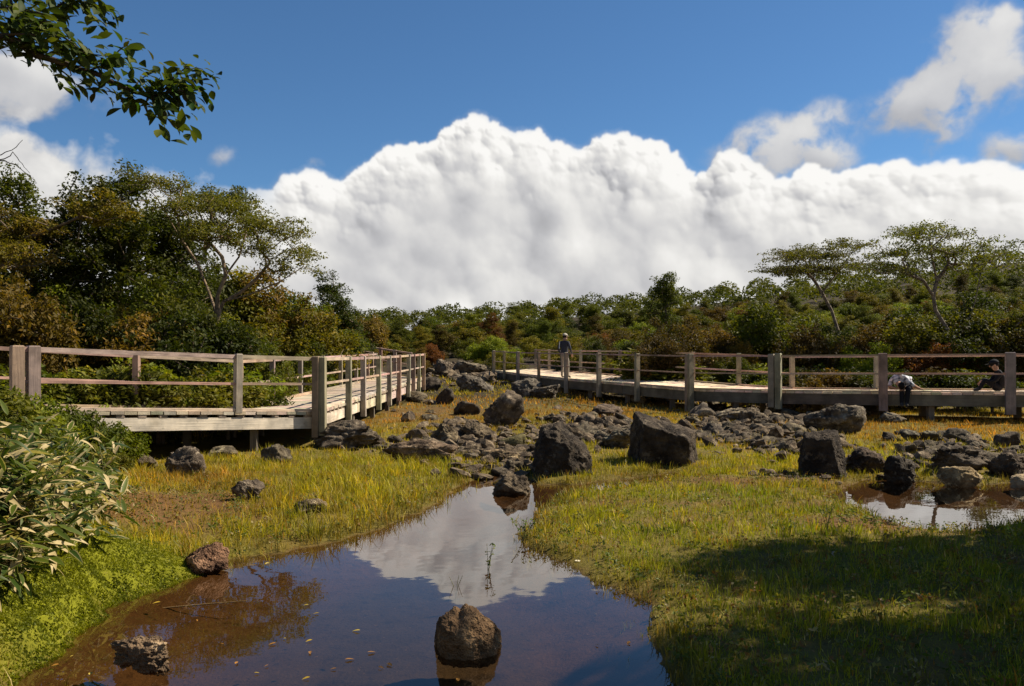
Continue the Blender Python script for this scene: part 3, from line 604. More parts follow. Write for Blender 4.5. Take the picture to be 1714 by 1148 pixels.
# ------------------------------------------------------------------ boardwalks
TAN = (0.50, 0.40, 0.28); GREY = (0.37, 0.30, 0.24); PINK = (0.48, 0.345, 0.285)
def lerp(a, b, t): return a + (b - a) * t
class Walk:
    def __init__(s, name, label, A, width, side, cat='boardwalk'):
        s.A = [Vector(p) for p in A]; s.root = empty(name, (0, 0, 0)); tag(s.root, label, cat)
        n = len(A); s.B = []
        def nrm(a, b):
            t = (b - a); t.z = 0; t.normalize(); return Vector((-t.y, t.x, 0)) * side
        for i in range(n):
            ns = []
            if i > 0: ns.append(nrm(s.A[i - 1], s.A[i]))
            if i < n - 1: ns.append(nrm(s.A[i], s.A[i + 1]))
            m = sum(ns, Vector()).normalized(); k = width / max(0.5, m.dot(ns[0]))
            s.B.append(s.A[i] + m * k)
        s.side = side
    def part(s, name, me, color): return link(name, me, s.root, color)
    def planks(s, pw=0.2, colr=TAN):
        for i in range(len(s.A) - 1):
            L = max((s.A[i + 1] - s.A[i]).length, (s.B[i + 1] - s.B[i]).length); n = max(1, round(L / pw))
            for k in range(n):
                t0, t1 = (k + 0.03) / n, (k + 0.97) / n
                a0, a1, b0, b1 = lerp(s.A[i], s.A[i + 1], t0), lerp(s.A[i], s.A[i + 1], t1), lerp(s.B[i], s.B[i + 1], t0), lerp(s.B[i], s.B[i + 1], t1)
                dz = Vector((0, 0, random.uniform(-0.004, 0.004))); th = Vector((0, 0, 0.05)); ov = (a0 - b0).normalized() * random.uniform(-0.01, 0.012)
                q = [a0 + ov, a1 + ov, b1, b0]
                if s.side > 0: pass
                P = [tuple(v + dz - th) for v in q] + [tuple(v + dz) for v in q]
                s.part('plank', box_pts(P, 'plank', M_WOOD), tuple(c * random.uniform(0.9, 1.1) for c in colr))
    def beam(s, name, pts, w, z0, z1, inset, colr, ref=None):
        for i in range(len(pts) - 1):
            a, b = Vector(pts[i]), Vector(pts[i + 1]); t = (b - a).normalized()
            a = a + t * 0.012; b = b - t * 0.012
            nr = Vector((-t.y, t.x, 0)).normalized() * s.side * inset
            L = (b - a).length; n = max(1, round(L / 4.2))
            for k in range(n):
                p, q = lerp(a, b, k / n) + nr, lerp(a, b, (k + 0.995) / n) + nr
                zz = Vector((0, 0, (z0 + z1) / 2))
                s.part(name, bar_mesh(name, p + zz, q + zz, w, z1 - z0, M_WOOD), tuple(c * random.uniform(0.88, 1.08) for c in colr))
    def post(s, p, top, bottom, w=0.11, d=None, colr=GREY, rz=0.0):
        d = d or w; P = []
        c, sn_ = math.cos(rz), math.sin(rz); lean = Vector((random.uniform(-.012, .012), random.uniform(-.012, .012), 0))
        for (z, sc, ln) in ((bottom, 1.0, 0), (top - 0.015, 1.0, 1), (top, 0.82, 1)):
            for (i, j) in ((-1, -1), (1, -1), (1, 1), (-1, 1)):
                x, y = i * w / 2 * sc, j * d / 2 * sc
                P.append((p.x + x * c - y * sn_ + lean.x * ln, p.y + x * sn_ + y * c + lean.y * ln, z))
        Fq = [(0, 3, 2, 1), (8, 9, 10, 11)]
        for k in (0, 4):
            for i in range(4): Fq.append((k + i, k + (i + 1) % 4, k + 4 + (i + 1) % 4, k + 4 + i))
        return s.part('post', mesh_np('post', P, np.array(Fq), M_WOOD, attrs=grain(P, (0, 0, 1))), tuple(v * random.uniform(0.85, 1.12) for v in colr))
    def rails(s, tops, h_low=0.45, up=(0.06, 0.066), low=(0.04, 0.042), colr=PINK):
        for i in range(len(tops) - 1):
            a, b = Vector(tops[i]), Vector(tops[i + 1])
            sag = Vector((0, 0, -0.006))
            s.part('upper_rail', bar_mesh('upper_rail', a + Vector((0, 0, -0.05)) , b + Vector((0, 0, -0.05)), *up, M_WOOD), tuple(c * random.uniform(0.9, 1.1) for c in colr))
            s.part('lower_rail', bar_mesh('lower_rail', a + Vector((0, 0, -h_low - 0.05)), b + Vector((0, 0, -h_low - 0.05)), *low, M_WOOD), tuple(c * random.uniform(0.9, 1.1) for c in colr))
def on_line(px, a, b):                                # where the column of a photograph pixel meets a line on plan
    k = (px - CX) / F; e = b - a; t = (k * a.y - a.x) / (e.x - k * e.y); return a + e * t

# left walkway: comes in from the left, turns at the big corner post and runs away from us
LA = [(-9.6, 8.0, 1.08), (-6.6, 11.2, 0.96), (-3.52, 14.5, 0.745), (-3.42, 22.0, 0.86), (-3.30, 30.0, 1.02)]
lw = Walk('boardwalk', 'weathered tan boardwalk with pinkish railings bending away on the left', LA, 1.75, 1)
lw.planks(0.2, (0.54, 0.46, 0.36))
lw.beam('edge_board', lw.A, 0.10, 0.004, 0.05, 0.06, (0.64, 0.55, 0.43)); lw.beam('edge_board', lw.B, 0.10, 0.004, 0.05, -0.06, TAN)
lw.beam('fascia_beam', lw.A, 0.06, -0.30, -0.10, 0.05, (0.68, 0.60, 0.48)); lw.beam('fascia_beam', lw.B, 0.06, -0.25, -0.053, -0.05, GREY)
for i in range(len(lw.A) - 1):                      # blocks between the planks and the beam, and the legs below
    a, b = lw.A[i], lw.A[i + 1]; n = max(2, int((b - a).length / 0.32)); t = (b - a).normalized(); nr = Vector((-t.y, t.x, 0))
    for k in range(n):
        p = lerp(a, b, (k + 0.5) / n) + nr * 0.045
        lw.part('joist_end', bar_mesh('joist_end', p + t * -0.06 + Vector((0, 0, -0.075)), p + t * 0.06 + Vector((0, 0, -0.075)), 0.06, 0.044, M_WOOD), GREY)
    n = max(1, int((b - a).length / 1.9))
    for k in range(n):
        for (e0, e1, s_) in ((a, b, 1), (lw.B[i], lw.B[i + 1], -1)):
            p = lerp(e0, e1, (k + 0.5) / n) + nr * 0.16 * s_; q = Vector((p.x, p.y, g1(p.x, p.y) - 0.1))
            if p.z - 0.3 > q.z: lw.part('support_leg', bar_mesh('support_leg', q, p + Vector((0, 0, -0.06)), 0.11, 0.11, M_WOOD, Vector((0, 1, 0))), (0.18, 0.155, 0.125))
ang1 = math.atan2(3.3, 3.08)
def edge_z(walk, p):
    best = None
    for i in range(len(walk.A) - 1):
        for E in (walk.A, walk.B):
            a, b = E[i], E[i + 1]; e = b - a; t = max(0, min(1, ((p.x - a.x) * e.x + (p.y - a.y) * e.y) / (e.x ** 2 + e.y ** 2)))
            c = a + e * t; d = (c.x - p.x) ** 2 + (c.y - p.y) ** 2
            if best is None or d < best[0]: best = (d, c.z)
    return best[1]
out = lambda i: (lambda t: Vector((t.y, -t.x, 0)).normalized())(lw.A[i + 1] - lw.A[i])
tops = []
for (pxs, w_) in (((30, 57), .15), ((400,), .11)):
    for px in pxs:
        p = on_line(px, lw.A[0] if px < 30 else lw.A[1] if px > 40 else lw.A[0], lw.A[1] if px < 40 else lw.A[2]) - out(1 if px > 40 else 0) * 0.04
        z = edge_z(lw, p); top = z + lerp(0.90, 0.98, max(0, min(1, px / 500)))
        lw.post(p, top, z - 0.02 if px != 30 else z - 0.3, w_, rz=ang1); tops.append(Vector((p.x, p.y, top)))
cp = lw.A[2] + Vector((0.07, -0.07, 0)); ctop = 0.745 + 1.0
lw.post(cp + Vector((-0.055, 0.0, 0)), ctop, 0.30, 0.11, 0.2, colr=(0.30, 0.235, 0.18)); lw.post(cp + Vector((0.06, 0.02, 0)), ctop - 0.01, 0.33, 0.11, 0.17, colr=(0.40, 0.32, 0.25))
tops.append(Vector((cp.x - 0.02, cp.y + 0.05, ctop))); 
fr = [Vector((cp.x, cp.y, ctop))]
for px in (580, 605, 631, 649, 665, 681, 690, 699, 707):
    a, b = (lw.A[2], lw.A[3]) if px < 652 else (lw.A[3], lw.A[4])
    p = on_line(px, a, b) + Vector((0.05, 0, 0)); p = p if p.y < 30.2 else Vector((lw.A[4].x + .05, 30, 0))
    z = edge_z(lw, p); top = z + lerp(0.98, 0.94, (px - 580) / 130); lw.post(p, top, z - 0.42, 0.11, 0.13); fr.append(Vector((p.x, p.y, top)))
lw.rails(tops); lw.rails(fr, up=(0.05, 0.06))
bk = []
for y in (12.2, 13.9, 15.6, 17.6, 19.8, 22.0, 24.2, 26.4, 28.4, 30.0):
    a, b = (lw.B[1], lw.B[2]) if y < lw.B[2].y else (lw.B[2], lw.B[3]) if y < 22 else (lw.B[3], lw.B[4])
    p = lerp(a, b, (y - a.y) / (b.y - a.y)); z = edge_z(lw, p); lw.post(p, z + 0.95, z - 0.2, 0.1); bk.append(Vector((p.x, p.y, z + 0.95)))
lw.rails(bk, up=(0.05, 0.06))
# the path beyond, climbing to the left behind the railings
fa = Walk('boardwalk', 'far railed path climbing left beyond the end of the left boardwalk', [(-3.9, 31.0, 1.03), (-6.2, 34.5, 1.35), (-9.5, 37.0, 1.75)], 1.6, 1)
fa.planks(0.35, GREY); fa.beam('fascia_beam', fa.A, 0.06, -0.28, -0.053, 0.04, GREY)
for E in (fa.A, fa.B):
    tp = []
    for i in range(2):
        n = 3
        for k in range(n + (i == 1)):
            p = lerp(E[i], E[i + 1], k / n); fa.post(p, p.z + 0.98, p.z - 0.6, 0.13); tp.append(p + Vector((0, 0, 0.98)))
    fa.rails(tp, up=(0.06, 0.07))

# right walkway
RA = [(-0.85, 38.5, 1.20), (0.30, 35.0, 1.10), (2.05, 29.3, 1.00), (5.05, 22.6, 0.87), (6.95, 21.2, 0.87), (9.25, 20.2, 0.88), (13.5, 18.7, 0.90), (18.0, 17.2, 0.92)]
rw = Walk('boardwalk', 'grey boardwalk with low railings curving across the right behind the meadow', RA, 2.1, 1)
for i, dz_ in enumerate((0.10, 0.11, 0.12, 0.07, 0.0, 0.0, 0.0, 0.0)): rw.B[i].z += dz_
rw.planks(0.22, (0.86, 0.70, 0.52))
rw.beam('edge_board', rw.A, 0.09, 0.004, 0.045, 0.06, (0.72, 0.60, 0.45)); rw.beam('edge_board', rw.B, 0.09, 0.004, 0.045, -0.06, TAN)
rw.beam('fascia_beam', rw.A, 0.06, -0.33, -0.053, 0.04, (0.17, 0.145, 0.12)); rw.beam('fascia_beam', rw.B, 0.06, -0.28, -0.053, -0.04, GREY)  # front fascia coloured darker, the shade on that side put into its colour
for i in range(len(rw.A) - 1):
    a, b = rw.A[i], rw.A[i + 1]; n = max(1, int((b - a).length / 2.2)); t = (b - a).normalized(); nr = Vector((-t.y, t.x, 0))
    for k in range(n):
        for (e0, e1, s_) in ((a, b, 1), (rw.B[i], rw.B[i + 1], -1)):
            p = lerp(e0, e1, (k + 0.5) / n) + nr * 0.2 * s_; q = Vector((p.x, p.y, g1(p.x, p.y) - 0.1))
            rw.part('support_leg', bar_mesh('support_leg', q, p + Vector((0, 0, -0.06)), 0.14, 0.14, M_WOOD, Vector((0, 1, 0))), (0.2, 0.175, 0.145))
def seg_at(px):
    for i in range(len(rw.A) - 1):
        a, b = rw.A[i], rw.A[i + 1]; pa, pb = CX + F * a.x / a.y, CX + F * b.x / b.y
        if pa - 1 <= px <= pb + 1: return a, b
tops = []
for (px, w, d, dn) in ((829, .16, .12, .4), (847, .1, .1, .3), (870, .15, .12, .4), (905, .1, .1, .4), (951, .12, .12, .5), (1006, .13, .13, .5), (1070, .13, .13, .5), (1158, .2, .16, .62), (1299, .3, .13, .42), (1478, .2, .15, .46), (1690, .2, .16, .5), (1900, .2, .16, .5)):
    a, b = seg_at(px); p = on_line(px, a, b); t = (b - a).normalized(); p = p + Vector((t.y, -t.x, 0)) * 0.08
    z = lerp(a.z, b.z, ((p.x - a.x) / (b.x - a.x))); top = z + 0.98
    rz = math.atan2(t.y, t.x)
    if px in (1158, 1299):
        rw.post(p - t * (w / 4 + .015), top, z - dn, w / 2, d, rz=rz, colr=(0.36, 0.30, 0.25)); rw.post(p + t * (w / 4 + .015), top + .015, z - dn - .04, w / 2, d, rz=rz, colr=(0.30, 0.26, 0.22))
    else: rw.post(p, top, z - dn, w, d, rz=rz, colr=GREY)
    tops.append(Vector((p.x, p.y, top)))
rw.rails(tops, 0.47, (0.045, 0.042), (0.04, 0.036))
bk = []
for i in range(len(rw.B) - 1):
    a, b = rw.B[i], rw.B[i + 1]; L = (b - a).length; n = max(1, round(L / (2.1 if i < 4 else 3.0)))
    for k in range(n):
        p = lerp(a, b, k / n); rw.post(p, p.z + 0.96, p.z - 0.3, 0.12, colr=(0.34, 0.29, 0.24)); bk.append(p + Vector((0, 0, 0.96)))
rw.rails(bk, 0.47, (0.045, 0.05), (0.04, 0.045))

# ------------------------------------------------------------------ trees and shrubs
def rand_leaves(C, n_per, spread, size, rs, flat_=1.0, up=0.35, aspect=0.5):
    """diamond leaves scattered round the cluster centres C"""
    n = len(C) * n_per; base = np.repeat(C, n_per, 0)
    off = rs.normal(size=(n, 3)); off /= np.linalg.norm(off, axis=1)[:, None] + 1e-9; off *= (rs.uniform(0, 1, n) ** 0.45)[:, None] * spread
    off[:, 2] *= flat_; P = base + off
    nr = rs.normal(size=(n, 3)); nr[:, 2] = np.abs(nr[:, 2]) + up; nr += off / spread * 0.6; nr /= np.linalg.norm(nr, axis=1)[:, None]
    a = np.cross(nr, rs.normal(size=(n, 3))); a /= np.linalg.norm(a, axis=1)[:, None] + 1e-9; b = np.cross(nr, a)
    s = size * rs.uniform(0.6, 1.35, n)[:, None]
    V = np.stack([P - a * s, P + b * s * aspect - a * s * 0.1 + nr * s * 0.12, P + a * s, P - b * s * aspect - a * s * 0.1 + nr * s * 0.12], 1).reshape(-1, 3)
    Fq = np.arange(4 * n).reshape(n, 4)
    crnd = np.repeat(rs.uniform(0, 1, len(C)), n_per)
    rnd = np.clip(0.65 * rs.uniform(0, 1, n) + 0.35 * crnd, 0, 1)
    return V, Fq, np.repeat(rnd, 4)
def tubes(chains, sides=6):
    Vs, Fs, o = [], [], 0
    ang = np.linspace(0, 2 * np.pi, sides, endpoint=False)
    for (P, rad) in chains:
        P = np.asarray(P, float); rad = np.asarray(rad, float)
        if len(P) < 2: continue
        T = np.gradient(P, axis=0); T /= np.linalg.norm(T, axis=1)[:, None] + 1e-9
        ref = np.array([0.31, 0.87, 0.11]); U = np.cross(T, ref); U /= np.linalg.norm(U, axis=1)[:, None] + 1e-9; Wv = np.cross(T, U)
        V = P[:, None, :] + rad[:, None, None] * (np.cos(ang)[None, :, None] * U[:, None, :] + np.sin(ang)[None, :, None] * Wv[:, None, :])
        n = len(P); Vs.append(V.reshape(-1, 3)); id_ = np.arange(n * sides).reshape(n, sides) + o
        a = id_[:-1]; b = id_[1:]
        Fs.append(np.stack([a.ravel(), np.roll(a, -1, 1).ravel(), np.roll(b, -1, 1).ravel(), b.ravel()], 1)); o += n * sides
    return np.concatenate(Vs), np.concatenate(Fs)
def skeleton(trunk, targets, rs, jit=0.12, tip=0.012, power=0.5, down=1.6, base=None, limbs=()):
    N = [np.array(p, float) for p in trunk]; par = [-1] + list(range(len(trunk) - 1)); nt = len(trunk)
    top = N[-1]; start = max(1, int(nt * 0.4))
    for lb in limbs:
        q = np.array(lb[0]); pr = int(np.argmin(np.linalg.norm(np.array(N) - q, axis=1)))
        for q in lb[1:]: N.append(np.array(q, float)); par.append(pr); pr = len(N) - 1
    if limbs: start = nt
    order = np.argsort(np.linalg.norm(targets - N[start], axis=1))
    tips = []
    for i in order:
        t = targets[i]; A = np.array(N[start:]); dv = t - A
        cost = np.linalg.norm(dv, axis=1) + np.clip(-dv[:, 2], 0, None) * down
        j = start + int(np.argmin(cost)); a = N[j]; L = np.linalg.norm(t - a); k = max(1, int(L / 0.45))
        pr = j
        for s in range(1, k + 1):
            q = a + (t - a) * s / k; 
            if s < k: q = q + rs.normal(size=3) * jit * L / k
            q[2] += 0.06 * L * math.sin(math.pi * s / k) * -1
            N.append(q); par.append(pr); pr = len(N) - 1
        tips.append(pr)
    cnt = np.zeros(len(N)); ch = [[] for _ in N]
    for i in range(len(N)): 
        if par[i] >= 0: ch[par[i]].append(i)
    for i in range(len(N) - 1, -1, -1):
        cnt[i] += 1 if not ch[i] else 0
        if par[i] >= 0: cnt[par[i]] += cnt[i]
    rad = tip * np.maximum(cnt, 1) ** power
    if base: rad = np.minimum(rad, base); rad[0] = base * 1.25
    chains = []; stack = [0]; 
    while stack:
        i = stack.pop(); P = [N[i]]; r = [rad[i]]
        if par[i] >= 0: P = [N[par[i]]] + P; r = [min(rad[par[i]], rad[i] * 1.15)] + r
        while ch[i]:
            c = sorted(ch[i], key=lambda k: -cnt[k]); stack.extend(c[1:]); i = c[0]; P.append(N[i]); r.append(rad[i])
        chains.append((P, r))
    return chains, np.array(N), tips
def blob_targets(blobs_, n, rs, shell=0.55):
    """points in a union of ellipsoids (cx,cy,cz,rx,ry,rz), mostly towards the outside"""
    w = np.array([b[3] * b[4] * b[5] for b in blobs_]) ** 0.67; w /= w.sum(); out_ = []
    for _ in range(n):
        b = blobs_[rs.choice(len(blobs_), p=w)]; v = rs.normal(size=3); v /= np.linalg.norm(v); r = rs.uniform(shell, 1.0)
        out_.append((b[0] + v[0] * b[3] * r, b[1] + v[1] * b[4] * r, b[2] + v[2] * b[5] * r))
    return np.array(out_)
def make_tree(seed, trunk, blobs_, n_t, n_per, spread, leaf, flat_=0.7, tip=0.012, base=None, shell=0.5, aspect=0.5, power=0.5, extra=0):
    rs = np.random.RandomState(seed); T = blob_targets(blobs_, n_t, rs, shell); T = T[T[:, 2] > 0.12]
    ch, N, tips = skeleton(trunk, T, rs, tip=tip, base=base, power=power)
    tv, tf = tubes(ch, 5); tm = mesh_np('trunk', tv, tf, M_BARK, True)
    C = T
    if extra: C = np.concatenate([T, np.array(N)[[i for i in rs.choice(len(N), extra)]]]); C = C[C[:, 2] > 0.25]
    lv, lf, lr = rand_leaves(C, n_per, spread, leaf, rs, flat_, aspect=aspect)
    lm = mesh_np('crown', lv, lf, M_LEAF, False, {'rnd': ('FLOAT', lr)})
    return tm, lm
def dome(rs, k, r, h):
    bl = []
    for i in range(k):
        a = rs.uniform(0, 6.28); q = rs.uniform(0, 0.75) * r; z = h * (0.34 + 0.38 * rs.uniform(0, 1) * (1 - q / r))
        bl.append((math.cos(a) * q, math.sin(a) * q, z, r * rs.uniform(.32, .55), r * rs.uniform(.32, .55), h * rs.uniform(.16, .28)))
    return bl
ARCH = {}
for i in range(5):                                       # broad shrubs about 3 m high
    rs = np.random.RandomState(100 + i)
    ARCH['shrub%d' % i] = (*make_tree(200 + i, [(0, 0, -0.3), (0.03, 0, 0.3), (0.05, 0.04, 0.8), (0.0, 0.1, 1.2)], dome(rs, 9, 1.5, 3.0), 230, 60, 0.25, 0.046, 0.75, 0.010, 0.09, 0.35), 3.0)
for i in range(3):                                       # dense evergreen, uneven and tall
    rs = np.random.RandomState(140 + i); h = 5.0
    bl = [(rs.uniform(-.5, .5), rs.uniform(-.5, .5), z, 1.6 * (1 - z / 7.5) * rs.uniform(.7, 1.1), 1.6 * (1 - z / 7.5) * rs.uniform(.7, 1.1), 0.65) for z in (0.9, 1.5, 2.0, 2.6, 3.2, 3.7, 4.2, 4.6)]
    ARCH['ever%d' % i] = (*make_tree(240 + i, [(0, 0, -0.3), (0.05, 0, 1.0), (0.0, 0.08, 2.0), (0.08, 0.1, 3.2), (0.05, 0.0, 4.2)], bl, 300, 66, 0.27, 0.047, 0.7, 0.012, 0.14, 0.3), h)
for i in range(3):                                       # twiggy open trees
    rs = np.random.RandomState(170 + i)
    bl = [(rs.uniform(-1.5, 1.5), rs.uniform(-1.3, 1.3), rs.uniform(2.4, 4.4), rs.uniform(.6, 1.1), rs.uniform(.6, 1.1), rs.uniform(.22, .4)) for _ in range(11)]
    ARCH['open%d' % i] = (*make_tree(270 + i, [(0, 0, -0.3), (0.1, 0, 0.6), (0.0, 0.1, 1.3), (0.15, 0.05, 2.0)], bl, 230, 46, 0.25, 0.038, 0.5, 0.011, 0.12, 0.2, extra=90), 4.8)
for i in range(2):                                       # low leafy clumps, about 1 m
    rs = np.random.RandomState(190 + i)
    ARCH['low%d' % i] = (*make_tree(290 + i, [(0, 0, -0.15), (0.0, 0.02, 0.15), (0.02, 0, 0.3)], dome(rs, 7, 0.75, 1.05), 110, 40, 0.16, 0.042, 0.8, 0.006, 0.03, 0.3, aspect=0.42), 1.1)
WOODC = (0.16, 0.125, 0.09)
TONES = {'dark': (0.046, 0.054, 0.006), 'mid': (0.092, 0.100, 0.009), 'olive': (0.150, 0.128, 0.012), 'brown': (0.160, 0.100, 0.017), 'lime': (0.165, 0.180, 0.013), 'umber': (0.088, 0.058, 0.012), 'red': (0.165, 0.062, 0.018), 'grey': (0.110, 0.108, 0.026)}
TONE_WORD = {'dark': 'dark green', 'mid': 'mid green', 'olive': 'olive', 'brown': 'rust brown', 'umber': 'dark brown', 'lime': 'bright green', 'red': 'dark red', 'grey': 'grey green'}
def plant(arch, x, y, h, wscale, tone, label, name, cat, group=None, rz=None, rnd=random, zoff=0.0, parts=True, lean=0.0):
    tm, lm, ah = ARCH[arch]; s = h / ah; z = g1(x, y) + zoff
    tc_ = TONES[tone]; j = rnd.uniform(0.8, 1.22); jc = (tc_[0] * j * rnd.uniform(.9, 1.12), tc_[1] * j, tc_[2] * j * rnd.uniform(.8, 1.2))
    rz = rnd.uniform(0, 6.28) if rz is None else rz
    if parts:
        e = empty(name, (x, y, z), rz, (s * wscale, s * wscale, s)); link('trunk', tm, e, WOODC); link('crown', lm, e, jc)
        e.rotation_euler = (lean, 0, rz)
    else:
        e = link(name, lm, None, jc); e.location = (x, y, z); e.scale = (s * wscale, s * wscale, s); e.rotation_euler = (0, 0, rz)
    if group: label = TONE_WORD[tone] + ' ' + label; group = TONE_WORD[tone] + ' ' + group
    tag(e, label, cat, group); return e
def tree_px(arch, px, d, top, tone, label, name='tree', cat='tree', w=1.0, group=None, rz=None):
    x = (px - CX) / F * d; h = CAMZ + (HZ - top) / F * d - g1(x, d)
    return plant(arch, x, d, h, w, tone, label, name, cat, group, rz)

# tall trees behind the left boardwalk
tree_px('ever0', 195, 21.5, 276, 'dark', 'tall dark evergreen at the top of the left thicket', 'evergreen_tree', w=1.15, rz=0.4)
tree_px('ever1', 100, 20.5, 305, 'dark', 'dark evergreen left of the tallest evergreen', 'evergreen_tree', w=1.1)
tree_px('open0', 40, 18.5, 296, 'olive', 'olive tree with upright twigs at the left picture edge', 'tree', w=1.1)
tree_px('open1', 265, 24.0, 266, 'grey', 'thin grey-green tree topping out behind the tallest evergreen', 'tree', w=0.85)
tree_px('ever2', 290, 23.0, 352, 'dark', 'dark evergreen behind the spreading tree', 'evergreen_tree', w=1.2)
tree_px('open2', -60, 19.0, 310, 'brown', 'brown leaved tree cut off by the left picture edge', 'tree', w=1.1)
tree_px('shrub0', 440, 26, 425, 'brown', 'rust brown bush behind the limbs of the spreading tree', 'shrub', 'shrub', w=1.0)
tree_px('shrub1', 500, 25, 462, 'olive', 'olive bush right under the spreading tree', 'shrub', 'shrub', w=0.95)
tree_px('ever1', 568, 32, 462, 'dark', 'dark pointed bush standing on the skyline right of the left thicket', 'evergreen_tree', w=1.15, rz=2)
tree_px('shrub2', 620, 38, 500, 'brown', 'low brown bush on the skyline next to the dark pointed bush', 'shrub', 'shrub')
tree_px('shrub3', 540, 30, 500, 'mid', 'mid green bush below the dark pointed bush', 'shrub', 'shrub')
tree_px('shrub3', 20, 16.5, 380, 'brown', 'reddish brown bush at the left edge above the near railing', 'shrub', 'shrub', w=0.8)
tree_px('shrub4', 395, 25.5, 392, 'olive', 'olive bush filling the gap behind the spreading tree trunk', 'shrub', 'shrub', w=0.95)
tree_px('shrub2', 345, 24.5, 372, 'dark', 'dark bush behind the left limbs of the spreading tree', 'shrub', 'shrub', w=0.9)
tree_px('shrub3', 468, 28, 418, 'mid', 'green bush behind the right limbs of the spreading tree', 'shrub', 'shrub', w=0.85)
tree_px('ever0', 5, 22, 292, 'mid', 'dense green tree behind the olive tree at the left picture edge', 'tree', w=1.0)
# spreading tree with bare pale limbs
def spreading():
    d = 20.5; bx, by = (362 - CX) / F * d, d; z0 = g1(bx, by)
    def loc(px, py, dy=0.0): 
        q = at(px, py, d + dy); return (q.x - bx, q.y - by, q.z - z0)
    rs = np.random.RandomState(5)
    bl = []
    for (px, py, rx, rz_, dy) in ((300, 345, .55, .3, .4), (350, 345, .6, .28, -.5), (400, 355, .6, .3, .3), (440, 375, .55, .26, -.4), (480, 390, .4, .2, .3), (505, 385, .32, .13, -.2),
                             (500, 425, .38, .15, .3), (515, 440, .28, .1, -.3), (470, 440, .4, .16, -.1), (330, 390, .6, .3, -.9), (390, 400, .6, .25, .8), (430, 415, .5, .2, -.7), (280, 310, .5, .2, .6), (240, 300, .45, .18, .2)):
        q = loc(px, py, dy); bl.append((q[0], q[1], q[2], rx, rx * 1.1, rz_))
    base = loc(362, 545); trunk = [(0.0, 0, -0.4), (0.03, 0, 0.5), loc(358, 548), loc(364, 530)]
    limbs = [[loc(*q) for q in l] for l in (
        [(364, 530, 0), (374, 505, .1), (402, 490, .2), (430, 466, .2), (446, 446, .1), (443, 426, 0), (470, 404, -.2), (503, 388, -.3)], [(374, 505, .1), (420, 492, -.3), (468, 472, -.5), (508, 446, -.5)],
        [(364, 530, 0), (364, 495, -.2), (378, 460, -.3), (372, 430, -.3), (346, 400, -.4), (318, 370, -.4), (288, 330, -.3)], [(364, 530, 0), (350, 490, .4), (330, 440, .7), (300, 395, .8), (262, 330, .7)],
        [(378, 460, -.3), (400, 430, -.1), (412, 390, .1), (408, 360, .2)], [(443, 426, 0), (430, 395, .3), (440, 372, .4)], [(364, 530, 0), (320, 508, -.6), (270, 512, -.8), (215, 526, -.9)])]
    T = blob_targets(bl, 430, rs, 0.0); T += rs.normal(size=T.shape) * np.array([0.16, 0.2, 0.10])
    # main limbs as seeded trunk nodes
    ch, N, tips = skeleton(trunk, T, rs, tip=0.0065, base=0.085, down=0.6, jit=0.2, limbs=limbs)
    tv, tf = tubes(ch, 6); e = empty('spreading_tree', (bx, by, z0)); tag(e, 'spreading olive tree with pale crooked limbs reaching right behind the left boardwalk', 'tree')
    link('trunk', mesh_np('trunk', tv, tf, M_BARK, True), e, (0.20, 0.15, 0.10))
    lv, lf, lr = rand_leaves(T, 44, 0.27, 0.034, rs, 0.5); link('crown', mesh_np('crown', lv, lf, M_LEAF, False, {'rnd': ('FLOAT', lr)}), e, (0.145, 0.135, 0.018))
spreading()
# under-storey behind the left boardwalk
rl = random.Random(21)
for k in range(46):
    px = rl.uniform(-120, 545); d = rl.uniform(17.2, 23) + (1.6 if px > 440 else 0) + (2.5 if px > 500 else 0); top = lerp(420, 545, rl.random()) + (40 if px > 430 else 0)
    zone = 'above the near left posts' if px < 150 else 'left of the spreading tree' if px < 340 else 'round the spreading tree foot' if px < 450 else 'above the corner post'; lev = 'tall' if top < 485 else 'low'
    tree_px(rl.choice(['shrub0', 'shrub1', 'shrub2', 'shrub3', 'shrub4']), px, d, top, rl.choice(['dark', 'mid', 'mid', 'lime', 'olive', 'brown']), '%s shrub in the left thicket %s' % (lev, zone), 'shrub', 'shrub', w=rl.uniform(.7, 1.0), group='%s thicket shrubs %s' % (lev, zone))
for k in range(30):
    px = rl.uniform(-40, 470); t = (px - 30) / 500
    a, b = lw.B[1], lw.B[2]
    p = on_line(max(-20, min(px, 470)), a, b) if px < 330 else on_line(px, lw.B[2], lw.B[3]) if px > 440 else lerp(lw.B[1], lw.B[2], 0.97)
    x = p.x - rl.uniform(0.15, 1.2); y = p.y + rl.uniform(-0.1, 1.6)
    plant(rl.choice(['low0', 'low1']), x, y, rl.uniform(0.95, 1.7) + 0.15, 1.0, rl.choice(['lime', 'mid', 'lime', 'olive']), 'low shrub leaning over the far edge of the left boardwalk', 'shrub', 'shrub', 'shrubs along the left railing', rnd=rl)
for k, y in enumerate(np.linspace(16.5, 33, 18)):
    plant(rl.choice(['low0', 'low1', 'shrub2']), -5.4 - rl.uniform(0.4, 1.6), y, rl.uniform(0.9, 1.8), 1.0, rl.choice(['mid', 'dark', 'lime', 'olive']), 'rounded shrub along the far side of the receding boardwalk', 'shrub', 'shrub', 'shrubs beside the receding boardwalk', rnd=rl)

